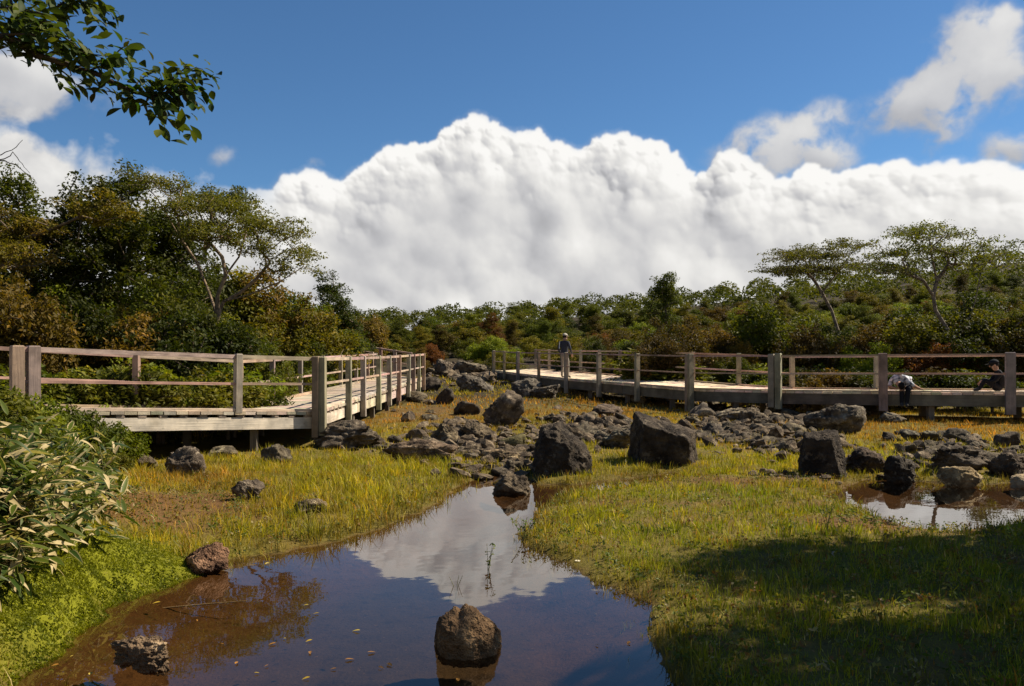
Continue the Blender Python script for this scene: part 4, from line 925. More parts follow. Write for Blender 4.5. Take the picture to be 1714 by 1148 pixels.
# right side: two flat-topped trees and the thicket behind the boardwalk
def umbrella(name, label, d, stem_px, crowns, color, base_r, seed, n=230, leaves=26, limbs=(), bark=(0.17, 0.14, 0.11)):
    (p0, q0) = stem_px[0]; bx, by = (p0 - CX) / F * d, d; z0 = g1(bx, by)
    def loc(px, py, dy=0.0):
        q = at(px, py, d + dy); return (q.x - bx, q.y - by, q.z - z0)
    rs = np.random.RandomState(seed); bl = []
    for (px, py, rx, ry) in crowns:
        for dy in (rs.uniform(-1.3, -0.4), rs.uniform(0.3, 1.3)):
            q = loc(px + rs.uniform(-8, 8), py + rs.uniform(-6, 6), dy); bl.append((q[0], q[1], q[2], rx / F * d, rx / F * d * 0.9, ry / F * d))
    trunk = [(0, 0, -0.4)] + [loc(px, py) for (px, py) in stem_px]
    T = blob_targets(bl, n, rs, 0.0); T += rs.normal(size=T.shape) * np.array([0.36, 0.35, 0.07]); ch, N, tips = skeleton(trunk, T, rs, tip=0.008, base=base_r, down=0.3, jit=0.2, power=0.47, limbs=[[loc(*q) for q in l] for l in limbs])
    tv, tf = tubes(ch, 6); e = empty(name, (bx, by, z0)); tag(e, label, 'tree')
    link('trunk', mesh_np('trunk', tv, tf, M_BARK, True), e, bark)
    lv, lf, lr = rand_leaves(T, leaves, 0.30, 0.042, rs, 0.26); link('crown', mesh_np('crown', lv, lf, M_LEAF, False, {'rnd': ('FLOAT', lr)}), e, color)
umbrella('umbrella_tree', 'open flat-topped tree with a crooked pale stem right above the railing', 27.5, [(1622, 640), (1618, 605), (1600, 575), (1582, 545), (1566, 520), (1562, 495)],
         [(1520, 392, 36, 10), (1560, 385, 36, 10), (1600, 396, 30, 11), (1500, 425, 34, 10), (1545, 415, 40, 12), (1590, 425, 36, 12), (1640, 415, 28, 10), (1655, 432, 30, 9), (1480, 445, 26, 9), (1680, 430, 16, 6), (1610, 445, 30, 9), (1510, 450, 26, 9)], (0.120, 0.122, 0.016), 0.062, 31, 560, 19, limbs=([(1562, 495, 0), (1568, 470, .2), (1588, 442, .4), (1612, 408, .5)], [(1562, 495, 0), (1546, 470, -.2), (1530, 440, -.4), (1500, 402, -.6)], [(1600, 575, 0), (1618, 545, .5), (1632, 505, .8), (1642, 455, .9), (1660, 430, .9)], [(1568, 470, .2), (1560, 430, .5), (1556, 395, .6)], [(1546, 470, -.2), (1510, 455, -.4), (1482, 446, -.5)]))
umbrella('umbrella_tree', 'flat-topped olive tree left of the crooked pale-stemmed one', 31, [(1410, 600), (1405, 560), (1392, 520), (1376, 490), (1362, 468)],
         [(1320, 428, 30, 11), (1350, 422, 34, 12), (1385, 430, 34, 12), (1420, 412, 26, 9), (1440, 408, 18, 8), (1335, 448, 34, 12), (1380, 452, 34, 12), (1425, 440, 26, 10), (1300, 450, 20, 9)], (0.115, 0.105, 0.016), 0.058, 37, 500, 24, limbs=([(1362, 468, 0), (1345, 450, .3), (1322, 432, .5)], [(1376, 490, 0), (1400, 458, -.3), (1428, 420, -.5)], [(1362, 468, 0), (1362, 440, -.5), (1368, 424, -.6)]))
rr = random.Random(33)
for k in range(64):
    px = rr.uniform(930, 1800); d = rr.uniform(26.5, 36); t = (px - 930) / 870
    if px < 1080: d += 6
    top = lerp(535, 458, t) + rr.uniform(-6, 60)
    zone = 'beside the standing person' if px < 1080 else 'left of the doubled railing post' if px < 1300 else 'between doubled post and folded person' if px < 1480 else 'behind the seated people'; lev = 'front' if d < 31 else 'rear'
    tree_px(rr.choice(['shrub0', 'shrub1', 'shrub2', 'shrub3', 'shrub4']), px, d, top, rr.choice(['dark', 'dark', 'mid', 'olive', 'umber', 'umber', 'brown']), '%s row shrub in the right thicket %s' % (lev, zone), 'shrub', 'shrub', w=rr.uniform(.75, 1.1), group='%s row right thicket %s' % (lev, zone))
for k in range(60):
    px = rr.uniform(985, 1800); i = min(len(rw.B) - 2, max(0, int(rr.uniform(2, 7)))); q = lerp(rw.B[i], rw.B[i + 1], rr.random())
    nv = (rw.B[i] - rw.A[i]).normalized(); o_ = rr.uniform(0.9, 3.0) + (0.3 if i < 4 else 0); x = q.x + nv.x * o_; y = q.y + nv.y * o_
    plant(rr.choice(['low0', 'low1']), x, y, rr.uniform(0.9, 1.5), 1.15, rr.choice(['mid', 'lime', 'dark', 'dark', 'dark', 'umber']), 'low leafy shrub just behind the rail of the right boardwalk', 'shrub', 'shrub', 'shrubs behind the right railing', rnd=rr)
tree_px('shrub2', 1572, 26.2, 545, 'red', 'rust red bush in front of the crooked pale-stemmed tree', 'shrub', 'shrub', w=1.05)
tree_px('shrub1', 1455, 26.5, 535, 'lime', 'bright green bush behind the railing left of the rust red bush', 'shrub', 'shrub', w=0.75)
tree_px('open1', 1690, 26.5, 480, 'mid', 'green leafy tree at the right picture edge', 'tree', w=0.9)
tree_px('ever2', 1112, 40, 456, 'mid', 'leafy green tree standing proud of the skyline right of centre', 'tree', w=1.0)
tree_px('shrub4', 724, 44, 563, 'red', 'dark red bush near the far end of the left boardwalk', 'shrub', 'shrub', w=1.1)
tree_px('low0', 1070, 29, 572, 'olive', 'yellowish bush reaching over the far right railing', 'shrub', 'shrub', w=2.0)
tree_px('shrub3', 1265, 33, 452, 'mid', 'dark leafy treetop on the skyline left of the flat-topped trees', 'shrub', 'shrub', w=0.9)

# wooded slope behind: the front crowns one by one, the rest as one mass
rf = random.Random(52); kinds = ['shrub0', 'shrub1', 'shrub2', 'shrub3', 'shrub4', 'ever0', 'ever1', 'ever2']; n_f = 0; massV = []
pos = []
d = 38.0
while d < 124:
    half = 0.66 * d; x = -half
    step = 2.3 + d * 0.022
    while x < half:
        px = CX + F * x / d
        if px > 540 or d > 40: pos.append((x + rf.uniform(-.9, .9), d + rf.uniform(-1.2, 1.2)))
        x += step * rf.uniform(0.75, 1.25)
    d += 2.6 + d * 0.03
pos = [p for p in pos if not (abs(p[0] - 0.5) < 5.5 and p[1] < 41)]
front = pos[:250]; rest = pos[250:]
def slope_tone():
    return rf.choice(['dark', 'mid', 'mid', 'mid', 'olive', 'olive', 'lime', 'umber'] if rf.random() < 0.88 else ['brown', 'red', 'grey'])
for (x, y) in front:
    a = rf.choice(kinds); h = rf.uniform(0.8, 1.25) * float(np.interp(y, [36, 48, 70, 120], [1.9, 2.4, 3.0, 3.6]))
    plant(a, x, y, h * 0.92, rf.uniform(1.25, 1.7), slope_tone(), 'tree on the %s wooded slope %s of the standing person' % ('near' if y < 50 else 'middle' if y < 75 else 'upper', 'left' if x < 0.065 * y else 'right'), 'tree', 'tree', '%s slope trees %s' % ('near' if y < 50 else 'middle' if y < 75 else 'upper', 'left' if x < 0.065 * y else 'right'), rnd=rf, zoff=-0.25, parts=False)
def far_wood():
    V, Fq, Rn, o = [], [], [], 0
    rs = np.random.RandomState(77)
    for (x, y) in rest:
        h = rs.uniform(2.6, 4.2); r = h * rs.uniform(.45, .62); n = 330
        v = rs.normal(size=(n, 3)); v /= np.linalg.norm(v, axis=1)[:, None]; v[:, 2] = np.abs(v[:, 2]) * 1.0 - 0.25
        C = np.array([x, y, g1(x, y) + h * 0.5]) + v * np.array([r, r, h * 0.5]) * rs.uniform(0.7, 1.05, n)[:, None]
        lv, lf, lr = rand_leaves(C, 1, 0.12, 0.19, rs, 1.0); V.append(lv); Fq.append(lf + o); o += len(lv); Rn.append(np.clip(lr * 0.6 + 0.4 * rs.uniform(0, 1), 0, 1))
    m = mesh_np('far_wood', np.concatenate(V), np.concatenate(Fq), M_LEAF, False, {'rnd': ('FLOAT', np.concatenate(Rn))})
    o_ = link('far_wood', m, None, (0.088, 0.090, 0.012)); tag(o_, 'far wood covering the ridge below the clouds', 'wood', kind='stuff')
far_wood()
# trees beside the viewer on the right, out of the picture, that throw the shade over the near grass
for k, (x, y, h, w, a) in enumerate(((8.9, 7.8, 8.6, 0.95, 'ever0'), (8.4, 5.9, 8.6, 1.15, 'ever1'), (7.6, 4.2, 8.0, 0.75, 'open2'), (11.2, 7.9, 8.4, 1.1, 'ever2'), (7.0, 2.4, 8.0, 0.8, 'open0'), (9.8, 4.6, 8.6, 0.8, 'open1'))):
    plant(a, x, y, h, w, 'dark', 'evergreen beside the viewer whose shade falls on the near right grass', 'evergreen_tree', 'tree', 'shade trees beside the viewer', rz=1.3 * k, rnd=random.Random(90 + k))

# ------------------------------------------------------------------ grass, moss, herbs
def lerp3(a, b, t): return a + (b - a) * t[:, None]
def grass_field(seed, y0, y1, dens, h0, h1, w, segs, name, label, clump=60, csc=1.0):
    rs = np.random.RandomState(seed); half = lambda y: 0.66 * y + 0.6
    area = (half(y0) + half(y1)) * (y1 - y0); n = int(area * dens)
    y = rs.uniform(y0, y1, n); x = rs.uniform(-1, 1, n) * half(y1)
    nc = max(10, int(area * clump)); cy_ = rs.uniform(y0, y1, nc); cx_ = rs.uniform(-1, 1, nc) * half(y1); cr = rs.uniform(0.03, 0.10, nc) * csc; ck = rs.uniform(-1, 1, nc) ** 3; ch_ = rs.uniform(0.7, 1.9, nc)
    ci = rs.randint(0, nc, n); inc = rs.uniform(0, 1, n) < 0.62; ox = rs.normal(size=n) * cr[ci]; oy = rs.normal(size=n) * cr[ci]
    x = np.where(inc, cx_[ci] + ox, x); y = np.where(inc, cy_[ci] + oy, y)
    aux = np.stack([np.where(inc, ch_[ci], rs.uniform(0.2, 0.75, n)), np.where(inc, np.arctan2(oy, ox), rs.uniform(-3.14, 3.14, n)), np.where(inc, ck[ci], 0)], 1)
    k = (np.abs(x) < half(y)) & (y > y0) & (y < y1); x, y, aux = x[k], y[k], aux[k]
    s = shore(x, y); so = soilness(x, y)
    pat = fbm(xy3(x, y, 2.1, 6.0), 3); fine = fbm(xy3(x, y, 7.5, 16.0), 2)
    keep = rs.uniform(0, 1, len(x)) < np.clip(1.0 - 1.25 * so + 0.7 * pat + 0.6 * fine, 0.13, 1.0)
    keep &= (s > -0.03) | ((s > -0.30) & (fbm(xy3(x, y, 5.0, 88.0), 2) > 0.22 - 0.5 * (s + 0.03)))
    mossy = ell(x, y, MOSS, 0.75, 1.1) > 0.42; keep &= ~mossy
    for (rx, ry, a, b) in ROCKS: keep &= ((x - rx) / (a * 0.92)) ** 2 + ((y - ry) / (b * 0.92)) ** 2 > 1
    for i in range(len(rw.A) - 1):                       # nothing tall grows right under the right deck
        a, b = rw.A[i], rw.A[i + 1]; e = b - a; t = ((x - a.x) * e.x + (y - a.y) * e.y) / (e.x ** 2 + e.y ** 2); sd = (e.x * (y - a.y) - e.y * (x - a.x)) / math.hypot(e.x, e.y)
        keep &= ~((t > 0) & (t < 1) & (sd > 0.25) & (sd < 2.0) & (rs.uniform(0, 1, len(x)) < 0.8))
    for i in range(len(lw.A) - 1):
        a, b = lw.A[i], lw.A[i + 1]; e = b - a; t = ((x - a.x) * e.x + (y - a.y) * e.y) / (e.x ** 2 + e.y ** 2); sd = (e.x * (y - a.y) - e.y * (x - a.x)) / math.hypot(e.x, e.y)
        keep &= ~((t > 0) & (t < 1) & (sd > 0.15) & (sd < 2.2))
    x, y, s, so, pat, fine, aux = x[keep], y[keep], s[keep], so[keep], pat[keep], fine[keep], aux[keep]
    n = len(x); z = gz(x, y)
    # colours of the sward
    lime = np.array([0.43, 0.385, 0.014]); olive = np.array([0.27, 0.235, 0.015]); green = np.array([0.20, 0.245, 0.011]); rust = np.array([0.40, 0.19, 0.025]); straw = np.array([0.48, 0.39, 0.15])
    g2 = fbm(xy3(x, y, 0.55, 31.0), 3); g3 = fbm(xy3(x, y, 1.6, 57.0), 4)
    c = lerp3(np.tile(lime, (n, 1)), olive, np.clip(0.40 + 1.6 * pat, 0, 1))
    island = sstep(x, 0.3, 1.2) * sstep(y, 10.8, 9.0)
    c = lerp3(c, green, np.clip(island * (0.62 + 0.9 * g3) + 0.5 * np.clip(2 * g2, 0, 1) * sstep(x, -0.5, 1.2), 0, 1))
    ru = 2.0 * ell(x, y, C_OR1, 6.0, 2.4) + 1.5 * ell(x, y, C_OR2, 3.4, 3.2) + 1.5 * ell(x, y, C_OR3, 2.6, 4.5) + 0.35 * sstep(y, 12, 16) + 0.25 * ell(x, y, C_LEFTW, 0.7, 1.6) + 0.7 * ell(x, y, C_LEFT2, 1.0, 1.2)
    c = lerp3(c, rust, np.clip(ru * (0.6 + 0.9 * g2 + 0.5 * fine) + 0.4 * so + 0.6 * np.clip(g3 - 0.05, 0, 1), 0, 0.95))
    c = lerp3(c, np.array([0.10, 0.075, 0.022]), np.clip(1.7 * (fbm(xy3(x, y, 2.6, 71.0), 4) - 0.08), 0, 0.75))
    wetc = np.exp(-(s / 0.16) ** 2); c = lerp3(c, np.array([0.16, 0.105, 0.025]), np.clip(wetc * 0.7, 0, 1))
    st = rs.uniform(0, 1, n); c = np.where((st < 0.06)[:, None], straw, c); c = np.where(((st > 0.06) & (st < 0.12))[:, None], rust * 0.8, c)
    c = c * rs.uniform(0.65, 1.3, n)[:, None] * (1 + 0.55 * aux[:, 2])[:, None]; c[:, 0] *= 1 + 0.25 * aux[:, 2]
    tall = 1 + 0.6 * fine + 0.55 * fbm(xy3(x, y, 1.1, 44.0), 3) + 0.75 * ell(x, y, C_LEFTW, 1.8, 2.6)
    hgt = rs.uniform(h0, h1, n) * np.clip(tall, 0.45, 1.7) * (1 - 0.45 * so) * aux[:, 0]; ww = w * rs.uniform(0.6, 1.4, n)
    th = rs.uniform(0, 2 * np.pi, n); lean = rs.uniform(0.05, 0.75, n) * hgt; ta = aux[:, 1] + rs.normal(size=n) * 0.5
    B = np.stack([x, y, z - 0.01], 1); side = np.stack([np.cos(th), np.sin(th), np.zeros(n)], 1) * ww[:, None] / 2
    ld = np.stack([np.cos(ta), np.sin(ta), np.zeros(n)], 1)
    tip = B + ld * lean[:, None]; tip[:, 2] += hgt
    if segs == 2:
        mid = B + ld * (lean * 0.32)[:, None]; mid[:, 2] += hgt * 0.58
        V = np.stack([B - side, B + side, mid + side * 0.75, mid - side * 0.75, tip], 1).reshape(-1, 3); o = np.arange(n)[:, None] * 5
        Fc = [np.concatenate([o + np.array([[0, 1, 2, 3]])], 0), o + np.array([[3, 2, 4]])]; per = 5
    else:
        V = np.stack([B - side, B + side, tip], 1).reshape(-1, 3); o = np.arange(n)[:, None] * 3; Fc = [o + np.array([[0, 1, 2]])]; per = 3
    t = np.concatenate([np.repeat(c, per, 0), np.ones((n * per, 1))], 1)
    o_ = link(name, mesh_np(name, V, Fc, M_GRASS, False, {'tint': ('FLOAT_COLOR', t)})); tag(o_, label, 'grass', kind='stuff'); return n
NB = [grass_field(1, 2.6, 7.2, 4800, 0.024, 0.075, 0.005, 2, 'grass', 'short green grass of the near banks round the pond', 110),
      grass_field(2, 7.2, 13.0, 2700, 0.03, 0.092, 0.0075, 2, 'grass', 'yellow green grass on both banks at the head of the pond', 60, 1.3),
      grass_field(3, 13.0, 23.5, 820, 0.03, 0.085, 0.016, 1, 'grass', 'yellow and rust coloured meadow grass among the rocks', 20, 2.0),
      grass_field(4, 23.5, 40.0, 110, 0.04, 0.11, 0.045, 1, 'grass', 'sparse meadow grass far off between the boardwalks', 5, 3.5)]
def moss():
    rs = np.random.RandomState(9); n = 90000; x = MOSS[0] + rs.normal(size=n) * 0.75; y = MOSS[1] + rs.normal(size=n) * 0.95
    x2 = rs.uniform(-3.6, -2.0, 26000); y2 = rs.uniform(3.9, 5.6, 26000); x = np.concatenate([x, x2]); y = np.concatenate([y, y2]); n = len(x)
    s = shore(x, y); k = (s > -0.05) & ((ell(x, y, MOSS, 0.75, 1.1) > 0.30 + 0.25 * fbm(xy3(x, y, 3.0), 3)) | (y < 5.4)); x, y = x[k], y[k]; n = len(x); z = gz(x, y)
    pat = fbm(xy3(x, y, 4.0, 8.0), 3)
    c = lerp3(np.tile(np.array([0.235, 0.240, 0.010]), (n, 1)), np.array([0.125, 0.145, 0.010]), np.clip(0.5 + pat * 1.4, 0, 1)); c *= rs.uniform(0.65, 1.35, n)[:, None]
    br_ = rs.uniform(0, 1, n) < np.clip(0.02 + 0.5 * (fbm(xy3(x, y, 2.2, 28.0), 3) - 0.28), 0, 0.5); c[br_] = (0.16, 0.10, 0.02)
    h = rs.uniform(0.004, 0.015, n); th = rs.uniform(0, 6.28, n); w = 0.010
    B = np.stack([x, y, z - 0.004], 1); sd = np.stack([np.cos(th), np.sin(th), 0 * th], 1) * w; tip = B + rs.normal(size=(n, 3)) * 0.008; tip[:, 2] = z + h
    V = np.stack([B - sd, B + sd, tip], 1).reshape(-1, 3); t = np.concatenate([np.repeat(c, 3, 0), np.ones((3 * n, 1))], 1)
    tag(link('moss', mesh_np('moss', V, np.arange(3 * n).reshape(n, 3), M_GRASS, False, {'tint': ('FLOAT_COLOR', t)})), 'bright green moss cushion on the left bank', 'moss', kind='stuff')
moss()
def herbs():
    """tiny broad-leaved weeds mixed into the near swards"""
    rs = np.random.RandomState(15); n = 5200
    y = rs.uniform(3.2, 11, n); x = rs.uniform(-1, 1, n) * (0.66 * y + .3); s = shore(x, y); so = soilness(x, y)
    k = (s > 0.02) & (rs.uniform(0, 1, n) < np.clip(0.25 + 0.8 * so + 0.9 * np.exp(-(s / 0.35) ** 2) + 0.5 * sstep(x, 1, 3) * sstep(y, 8, 5), 0, 1)) & (ell(x, y, MOSS, .75, 1.1) < 0.3)
    x, y = x[k], y[k]; C = np.stack([x, y, gz(x, y) + 0.05], 1)
    lv, lf, lr = rand_leaves(C, 9, 0.06, 0.016, rs, 0.8)
    pal = np.array([[0.10, 0.13, 0.016], [0.20, 0.18, 0.03], [0.17, 0.09, 0.022], [0.07, 0.095, 0.012], [0.30, 0.24, 0.10]]); c = pal[rs.choice(5, len(C), p=[.34, .26, .2, .14, .06])]
    c = np.repeat(c, 9, 0) * rs.uniform(.7, 1.3, len(C) * 9)[:, None]; t = np.concatenate([np.repeat(c, 4, 0), np.ones((len(lv), 1))], 1)
    tag(link('weeds', mesh_np('weeds', lv, lf, M_GRASS, False, {'tint': ('FLOAT_COLOR', t)})), 'small weeds and seedlings mixed into the near banks', 'weeds', kind='stuff')
herbs()

# ------------------------------------------------------------------ broad-leaved dwarf bamboo on the left bank
def sasa_material():
    m, t, o = material('bamboo_leaf'); oi = t.new('ShaderNodeObjectInfo'); a = attr(t, 'across').outputs['Fac']; r = attr(t, 'rnd').outputs['Fac']
    tcn = t.new('ShaderNodeTexCoord').outputs['Object']; n = t.noise(tcn, 30, 3)
    rv = t.m('FRACT', t.m('ADD', r, oi.outputs['Random']))
    g = t.mix(rv, (0.016, 0.040, 0.005), (0.090, 0.115, 0.010)); dry = t.mix(n, (0.38, 0.28, 0.12), (0.62, 0.50, 0.26))
    edge = t.sm(t.m('ADD', t.m('ABSOLUTE', a), t.m('MULTIPLY', n, 0.25)), 0.72, 0.95)
    wither = t.sm(t.m('FRACT', t.m('MULTIPLY', rv, 7.31)), 0.55, 0.98)
    c = t.mix(t.m('MULTIPLY', edge, t.m('MULTIPLY_ADD', wither, 0.9, 0.1)), g, dry)
    c = t.mix(t.sm(t.m('FRACT', t.m('MULTIPLY', rv, 13.7)), 0.70, 0.73), c, dry)
    b = t.new('ShaderNodeBsdfPrincipled'); t.put(b.inputs['Base Color'], c); b.inputs['Roughness'].default_value = 0.5; b.inputs['Specular IOR Level'].default_value = 0.2
    tr = t.new('ShaderNodeBsdfTranslucent'); t.put(tr.inputs[0], t.mix(1.0, c, (1.2, 1.3, 0.5), 'MULTIPLY')); mx = t.new('ShaderNodeMixShader'); mx.inputs[0].default_value = 0.28
    t.l.new(b.outputs[0], mx.inputs[1]); t.l.new(tr.outputs[0], mx.inputs[2]); t.l.new(mx.outputs[0], o.inputs[0]); return m
M_SASA = sasa_material()
def blade_arrays(L, w, droop, fold=0.25, n=6, obov=False):
    V, A_ = [], []
    for i in range(n + 1):
        t = i / n; pw = math.sin(math.pi * min(1, t ** (1.35 if obov else 0.75))) ** 0.8 if 0 < t < 1 else 0.0
        pw = max(pw, 0.04); x = L * t; zc = -droop * L * t * t
        for a in (-1, 0, 1): V.append((x, a * w / 2 * pw, zc + abs(a) * fold * w / 2 * pw)); A_.append(a)
    Fq = []
    for i in range(n):
        for j in range(2): q = i * 3 + j; Fq.append((q, q + 3, q + 4, q + 1))
    return np.array(V), np.array(Fq), np.array(A_, float)
sasa_leaf = []
for (L, w, dr) in ((0.17, 0.040, 0.25), (0.14, 0.036, 0.5), (0.19, 0.042, 0.1), (0.12, 0.028, 0.8)):
    V, Fq, A_ = blade_arrays(L, w, dr); sasa_leaf.append((V, Fq, A_, mesh_np('leaf', V, Fq, M_SASA, True, {'across': ('FLOAT', A_), 'rnd': ('FLOAT', np.zeros(len(V)))})))
def euler_m(rx, ry, rz): return Matrix.Rotation(rz, 3, 'Z') @ Matrix.Rotation(ry, 3, 'Y') @ Matrix.Rotation(rx, 3, 'X')
M_CULM = plain_mat('bamboo_stem', (0.16, 0.15, 0.045), 0.6)
rb = random.Random(8)
def bamboo_spot():
    while True:
        px = rb.uniform(-90, 185); py = rb.uniform(825, 1015)
        if py > 1015 - max(0, px) * 0.62: continue
        p = on_ground(px, py)
        return p
for k in range(20):
    p = bamboo_spot(); e = empty('dwarf_bamboo', p, rb.uniform(0, 6.28)); tag(e, 'dwarf bamboo plant with pale-edged broad leaves on the left bank', 'bamboo', 'dwarf bamboo on the left bank')
    h = rb.uniform(0.45, 0.85); bend = (rb.uniform(-.2, .2), rb.uniform(-.2, .2)); cp_ = [(bend[0] * t * t, bend[1] * t * t, h * t - 0.05) for t in np.linspace(0, 1, 6)]
    tv, tf = tubes([(cp_, [0.005, 0.005, .0045, .004, .0035, .003])], 5); link('stem', mesh_np('stem', tv, tf, M_CULM, True), e)
    for j in range(14):
        t = 0.25 + 0.75 * j / 13; o = link('leaf', rb.choice(sasa_leaf)[3], e); o.location = (bend[0] * t * t, bend[1] * t * t, h * t - 0.05)
        o.rotation_euler = (rb.uniform(-.6, .6), rb.uniform(-0.9, 0.25), j * 2.4 + rb.uniform(-.5, .5)); s_ = rb.uniform(0.75, 1.2); o.scale = (s_, s_, s_)
def sasa_mass():
    V, Fq, A_, Rn, o = [], [], [], [], 0
    for k in range(330):
        p = bamboo_spot(); h = rb.uniform(0.2, 0.8)
        for j in range(11):
            lv, lf, la, _ = rb.choice(sasa_leaf); m = np.array(euler_m(rb.uniform(-.7, .7), rb.uniform(-0.9, 0.5), rb.uniform(0, 6.28)))
            q = lv @ m.T * rb.uniform(0.7, 1.15) + np.array([p.x + rb.uniform(-.12, .12), p.y + rb.uniform(-.12, .12), p.z + h * rb.uniform(0.15, 1)])
            V.append(q); Fq.append(lf + o); o += len(q); A_.append(la); Rn.append(np.full(len(q), rb.random()))
    tag(link('bamboo_undergrowth', mesh_np('bamboo_undergrowth', np.concatenate(V), np.concatenate(Fq), M_SASA, True, {'across': ('FLOAT', np.concatenate(A_)), 'rnd': ('FLOAT', np.concatenate(Rn))})), 'tangle of dwarf bamboo leaves filling the left bank', 'bamboo', kind='stuff')
sasa_mass()
# leafy weeds between the bamboo and the boardwalk
for (px, d, top, tone) in ((-30, 9.2, 600, 'mid'), (25, 9.6, 640, 'lime'), (80, 10.0, 655, 'lime'), (135, 10.3, 668, 'mid'), (60, 8.8, 690, 'mid'), (185, 11.0, 690, 'lime'), (120, 9.2, 700, 'lime'), (5, 8.4, 680, 'dark'), (200, 10.2, 750, 'olive'), (-60, 8.0, 640, 'mid'), (170, 9.4, 745, 'mid'), (100, 10.9, 645, 'mid'), (20, 10.2, 620, 'lime')):
    x = (px - CX) / F * d; h = CAMZ + (HZ - top) / F * d - g1(x, d); plant(rb.choice(['low0', 'low1']), x, d, max(0.3, h), 0.8, tone, 'leafy weed bush in front of the left boardwalk above the bamboo', 'shrub', 'shrub', 'weed bushes in front of the left boardwalk', rnd=rb)

# ------------------------------------------------------------------ branch hanging in from the upper left
def leaf_twig_mesh():
    V, Fq, A_ = blade_arrays(0.078, 0.036, 0.25, 0.35, 5, True); return mesh_np('leaf', V, Fq, M_LEAF, True, {'rnd': ('FLOAT', np.full(len(V), 0.4))})
def overhang():
    D = 4.3; base = Vector((-3.75, 4.3, 0)); base.z = g1(base.x, base.y)
    e = empty('overhanging_tree', base); tag(e, 'tree leaning in from the left with a leafy dark branch across the upper left sky', 'tree')
    def P(px, py, dd=0.0): return at(px, py, D + dd) - base
    main = [(-330, 120), (-150, 55), (0, 60), (35, 72), (60, 92), (115, 108), (170, 128), (215, 150), (255, 160), (290, 150), (335, 150)]
    br_list = [([P(*q) for q in main], 0.026, 0.004),
        ([P(150, 120), P(185, 100, .05), P(205, 80, .08), P(215, 68, .1)], 0.006, 0.002), ([P(-150, 55), P(-40, 20, .1), P(20, 12, .12), P(70, 25, .15), P(110, 2, .2), P(150, 4, .2), P(183, 24, .2)], 0.012, 0.003),
        ([P(250, 160), P(268, 180, -.05), P(285, 205, -.08), P(300, 214, -.1)], 0.005, 0.002), ([P(275, 153), P(290, 128, .05), P(310, 112, .05), P(340, 116, .08)], 0.005, 0.002),
        ([P(0, 60), P(60, 58, -.1), P(105, 62, -.1), P(140, 88, -.1), P(190, 95, -.1)], 0.008, 0.002), ([P(110, 106), P(118, 125, .05), P(112, 138, .05)], 0.004, 0.002), ([P(215, 150), P(240, 128, .1), P(262, 118, .1)], 0.004, 0.002),
        ([P(20, 12, .12), P(10, -30, .2), P(60, -40, .2)], 0.006, .003), ([P(-40, 20, .1), P(0, 40, 0), P(50, 40, -.05), P(90, 35, -.1)], 0.006, .002)]
    twigs = [([P(-330, 120), P(-160, 330), P(-60, 300), P(-10, 262), P(20, 250), P(38, 234)], 0.006, 0.0012), ([P(-60, 300), P(0, 268), P(25, 275), P(48, 292), P(60, 305)], 0.004, 0.001), ([P(0, 268), P(22, 256), P(36, 275), P(50, 290)], 0.003, 0.001)]
    trunk = [(Vector((0, 0, -0.3)), Vector((0.02, 0, 0.8)), Vector((-0.05, 0.02, 1.8)), P(-330, 120)), 0.085, 0.05]
    ch = [([tuple(v) for v in trunk[0]], np.linspace(trunk[1], trunk[2], len(trunk[0])))]
    tv, tf = tubes(ch, 8); link('trunk', mesh_np('trunk', tv, tf, M_BARK, True), e, (0.10, 0.08, 0.06))
    for (pts_, r0, r1) in br_list + twigs:
        q = []
        for i in range(len(pts_) - 1):
            for t in np.linspace(0, 1, 4)[:-1]: q.append(lerp(pts_[i], pts_[i + 1], t) + Vector((rb.uniform(-1, 1), rb.uniform(-1, 1), rb.uniform(-1, 1))) * 0.006)
        q.append(pts_[-1]); tv, tf = tubes([([tuple(v) for v in q], np.linspace(r0, r1, len(q)))], 6); link('branch', mesh_np('branch', tv, tf, M_BARK, True), e, (0.055, 0.042, 0.032))
    lm = leaf_twig_mesh(); n = 0; rest_ = []
    wts = [120, 22, 85, 22, 26, 60, 8, 14, 30, 55]
    for (pts_, r0, r1), cnt in zip(br_list, wts):
        for k in range(int(cnt * 2.1)):
            i = rb.randrange(len(pts_) - 1)
            if pts_ is br_list[0][0] and i < 1: i = rb.randrange(1, len(pts_) - 1)
            c = lerp(pts_[i], pts_[i + 1], rb.random()); off_ = Vector((rb.gauss(0, 1), rb.gauss(0, 1), rb.gauss(0, .8))) * 0.046
            rot = (rb.uniform(-.8, .8), rb.uniform(-0.3, 0.9), rb.uniform(-1.4, 1.4) if rb.random() < .7 else rb.uniform(0, 6.28)); sc2 = rb.uniform(0.7, 1.3)
            if n < 298:
                o = link('leaf', lm, e, tuple(v * rb.uniform(.7, 1.4) for v in (0.050, 0.070, 0.014))); o.location = c + off_; o.rotation_euler = rot; o.scale = (sc2,) * 3
            else: rest_.append((c + off_, rot, sc2))
            n += 1
    V0 = np.array([v.co[:] for v in lm.vertices]); F0 = np.array([p.vertices[:] for p in lm.polygons])
    V, Fq, o_ = [], [], 0
    for (c, r, s2) in rest_: V.append(V0 @ np.array(euler_m(*r)).T * s2 + np.array(c)); Fq.append(F0 + o_); o_ += len(V0)
    if V:
        V = np.concatenate(V); q = link('foliage', mesh_np('foliage', V, np.concatenate(Fq), M_LEAF, True, {'rnd': ('FLOAT', RS.uniform(0, 1, len(V) // len(V0)).repeat(len(V0)))}), e, (0.055, 0.075, 0.015)); q['kind'] = 'stuff'
overhang()

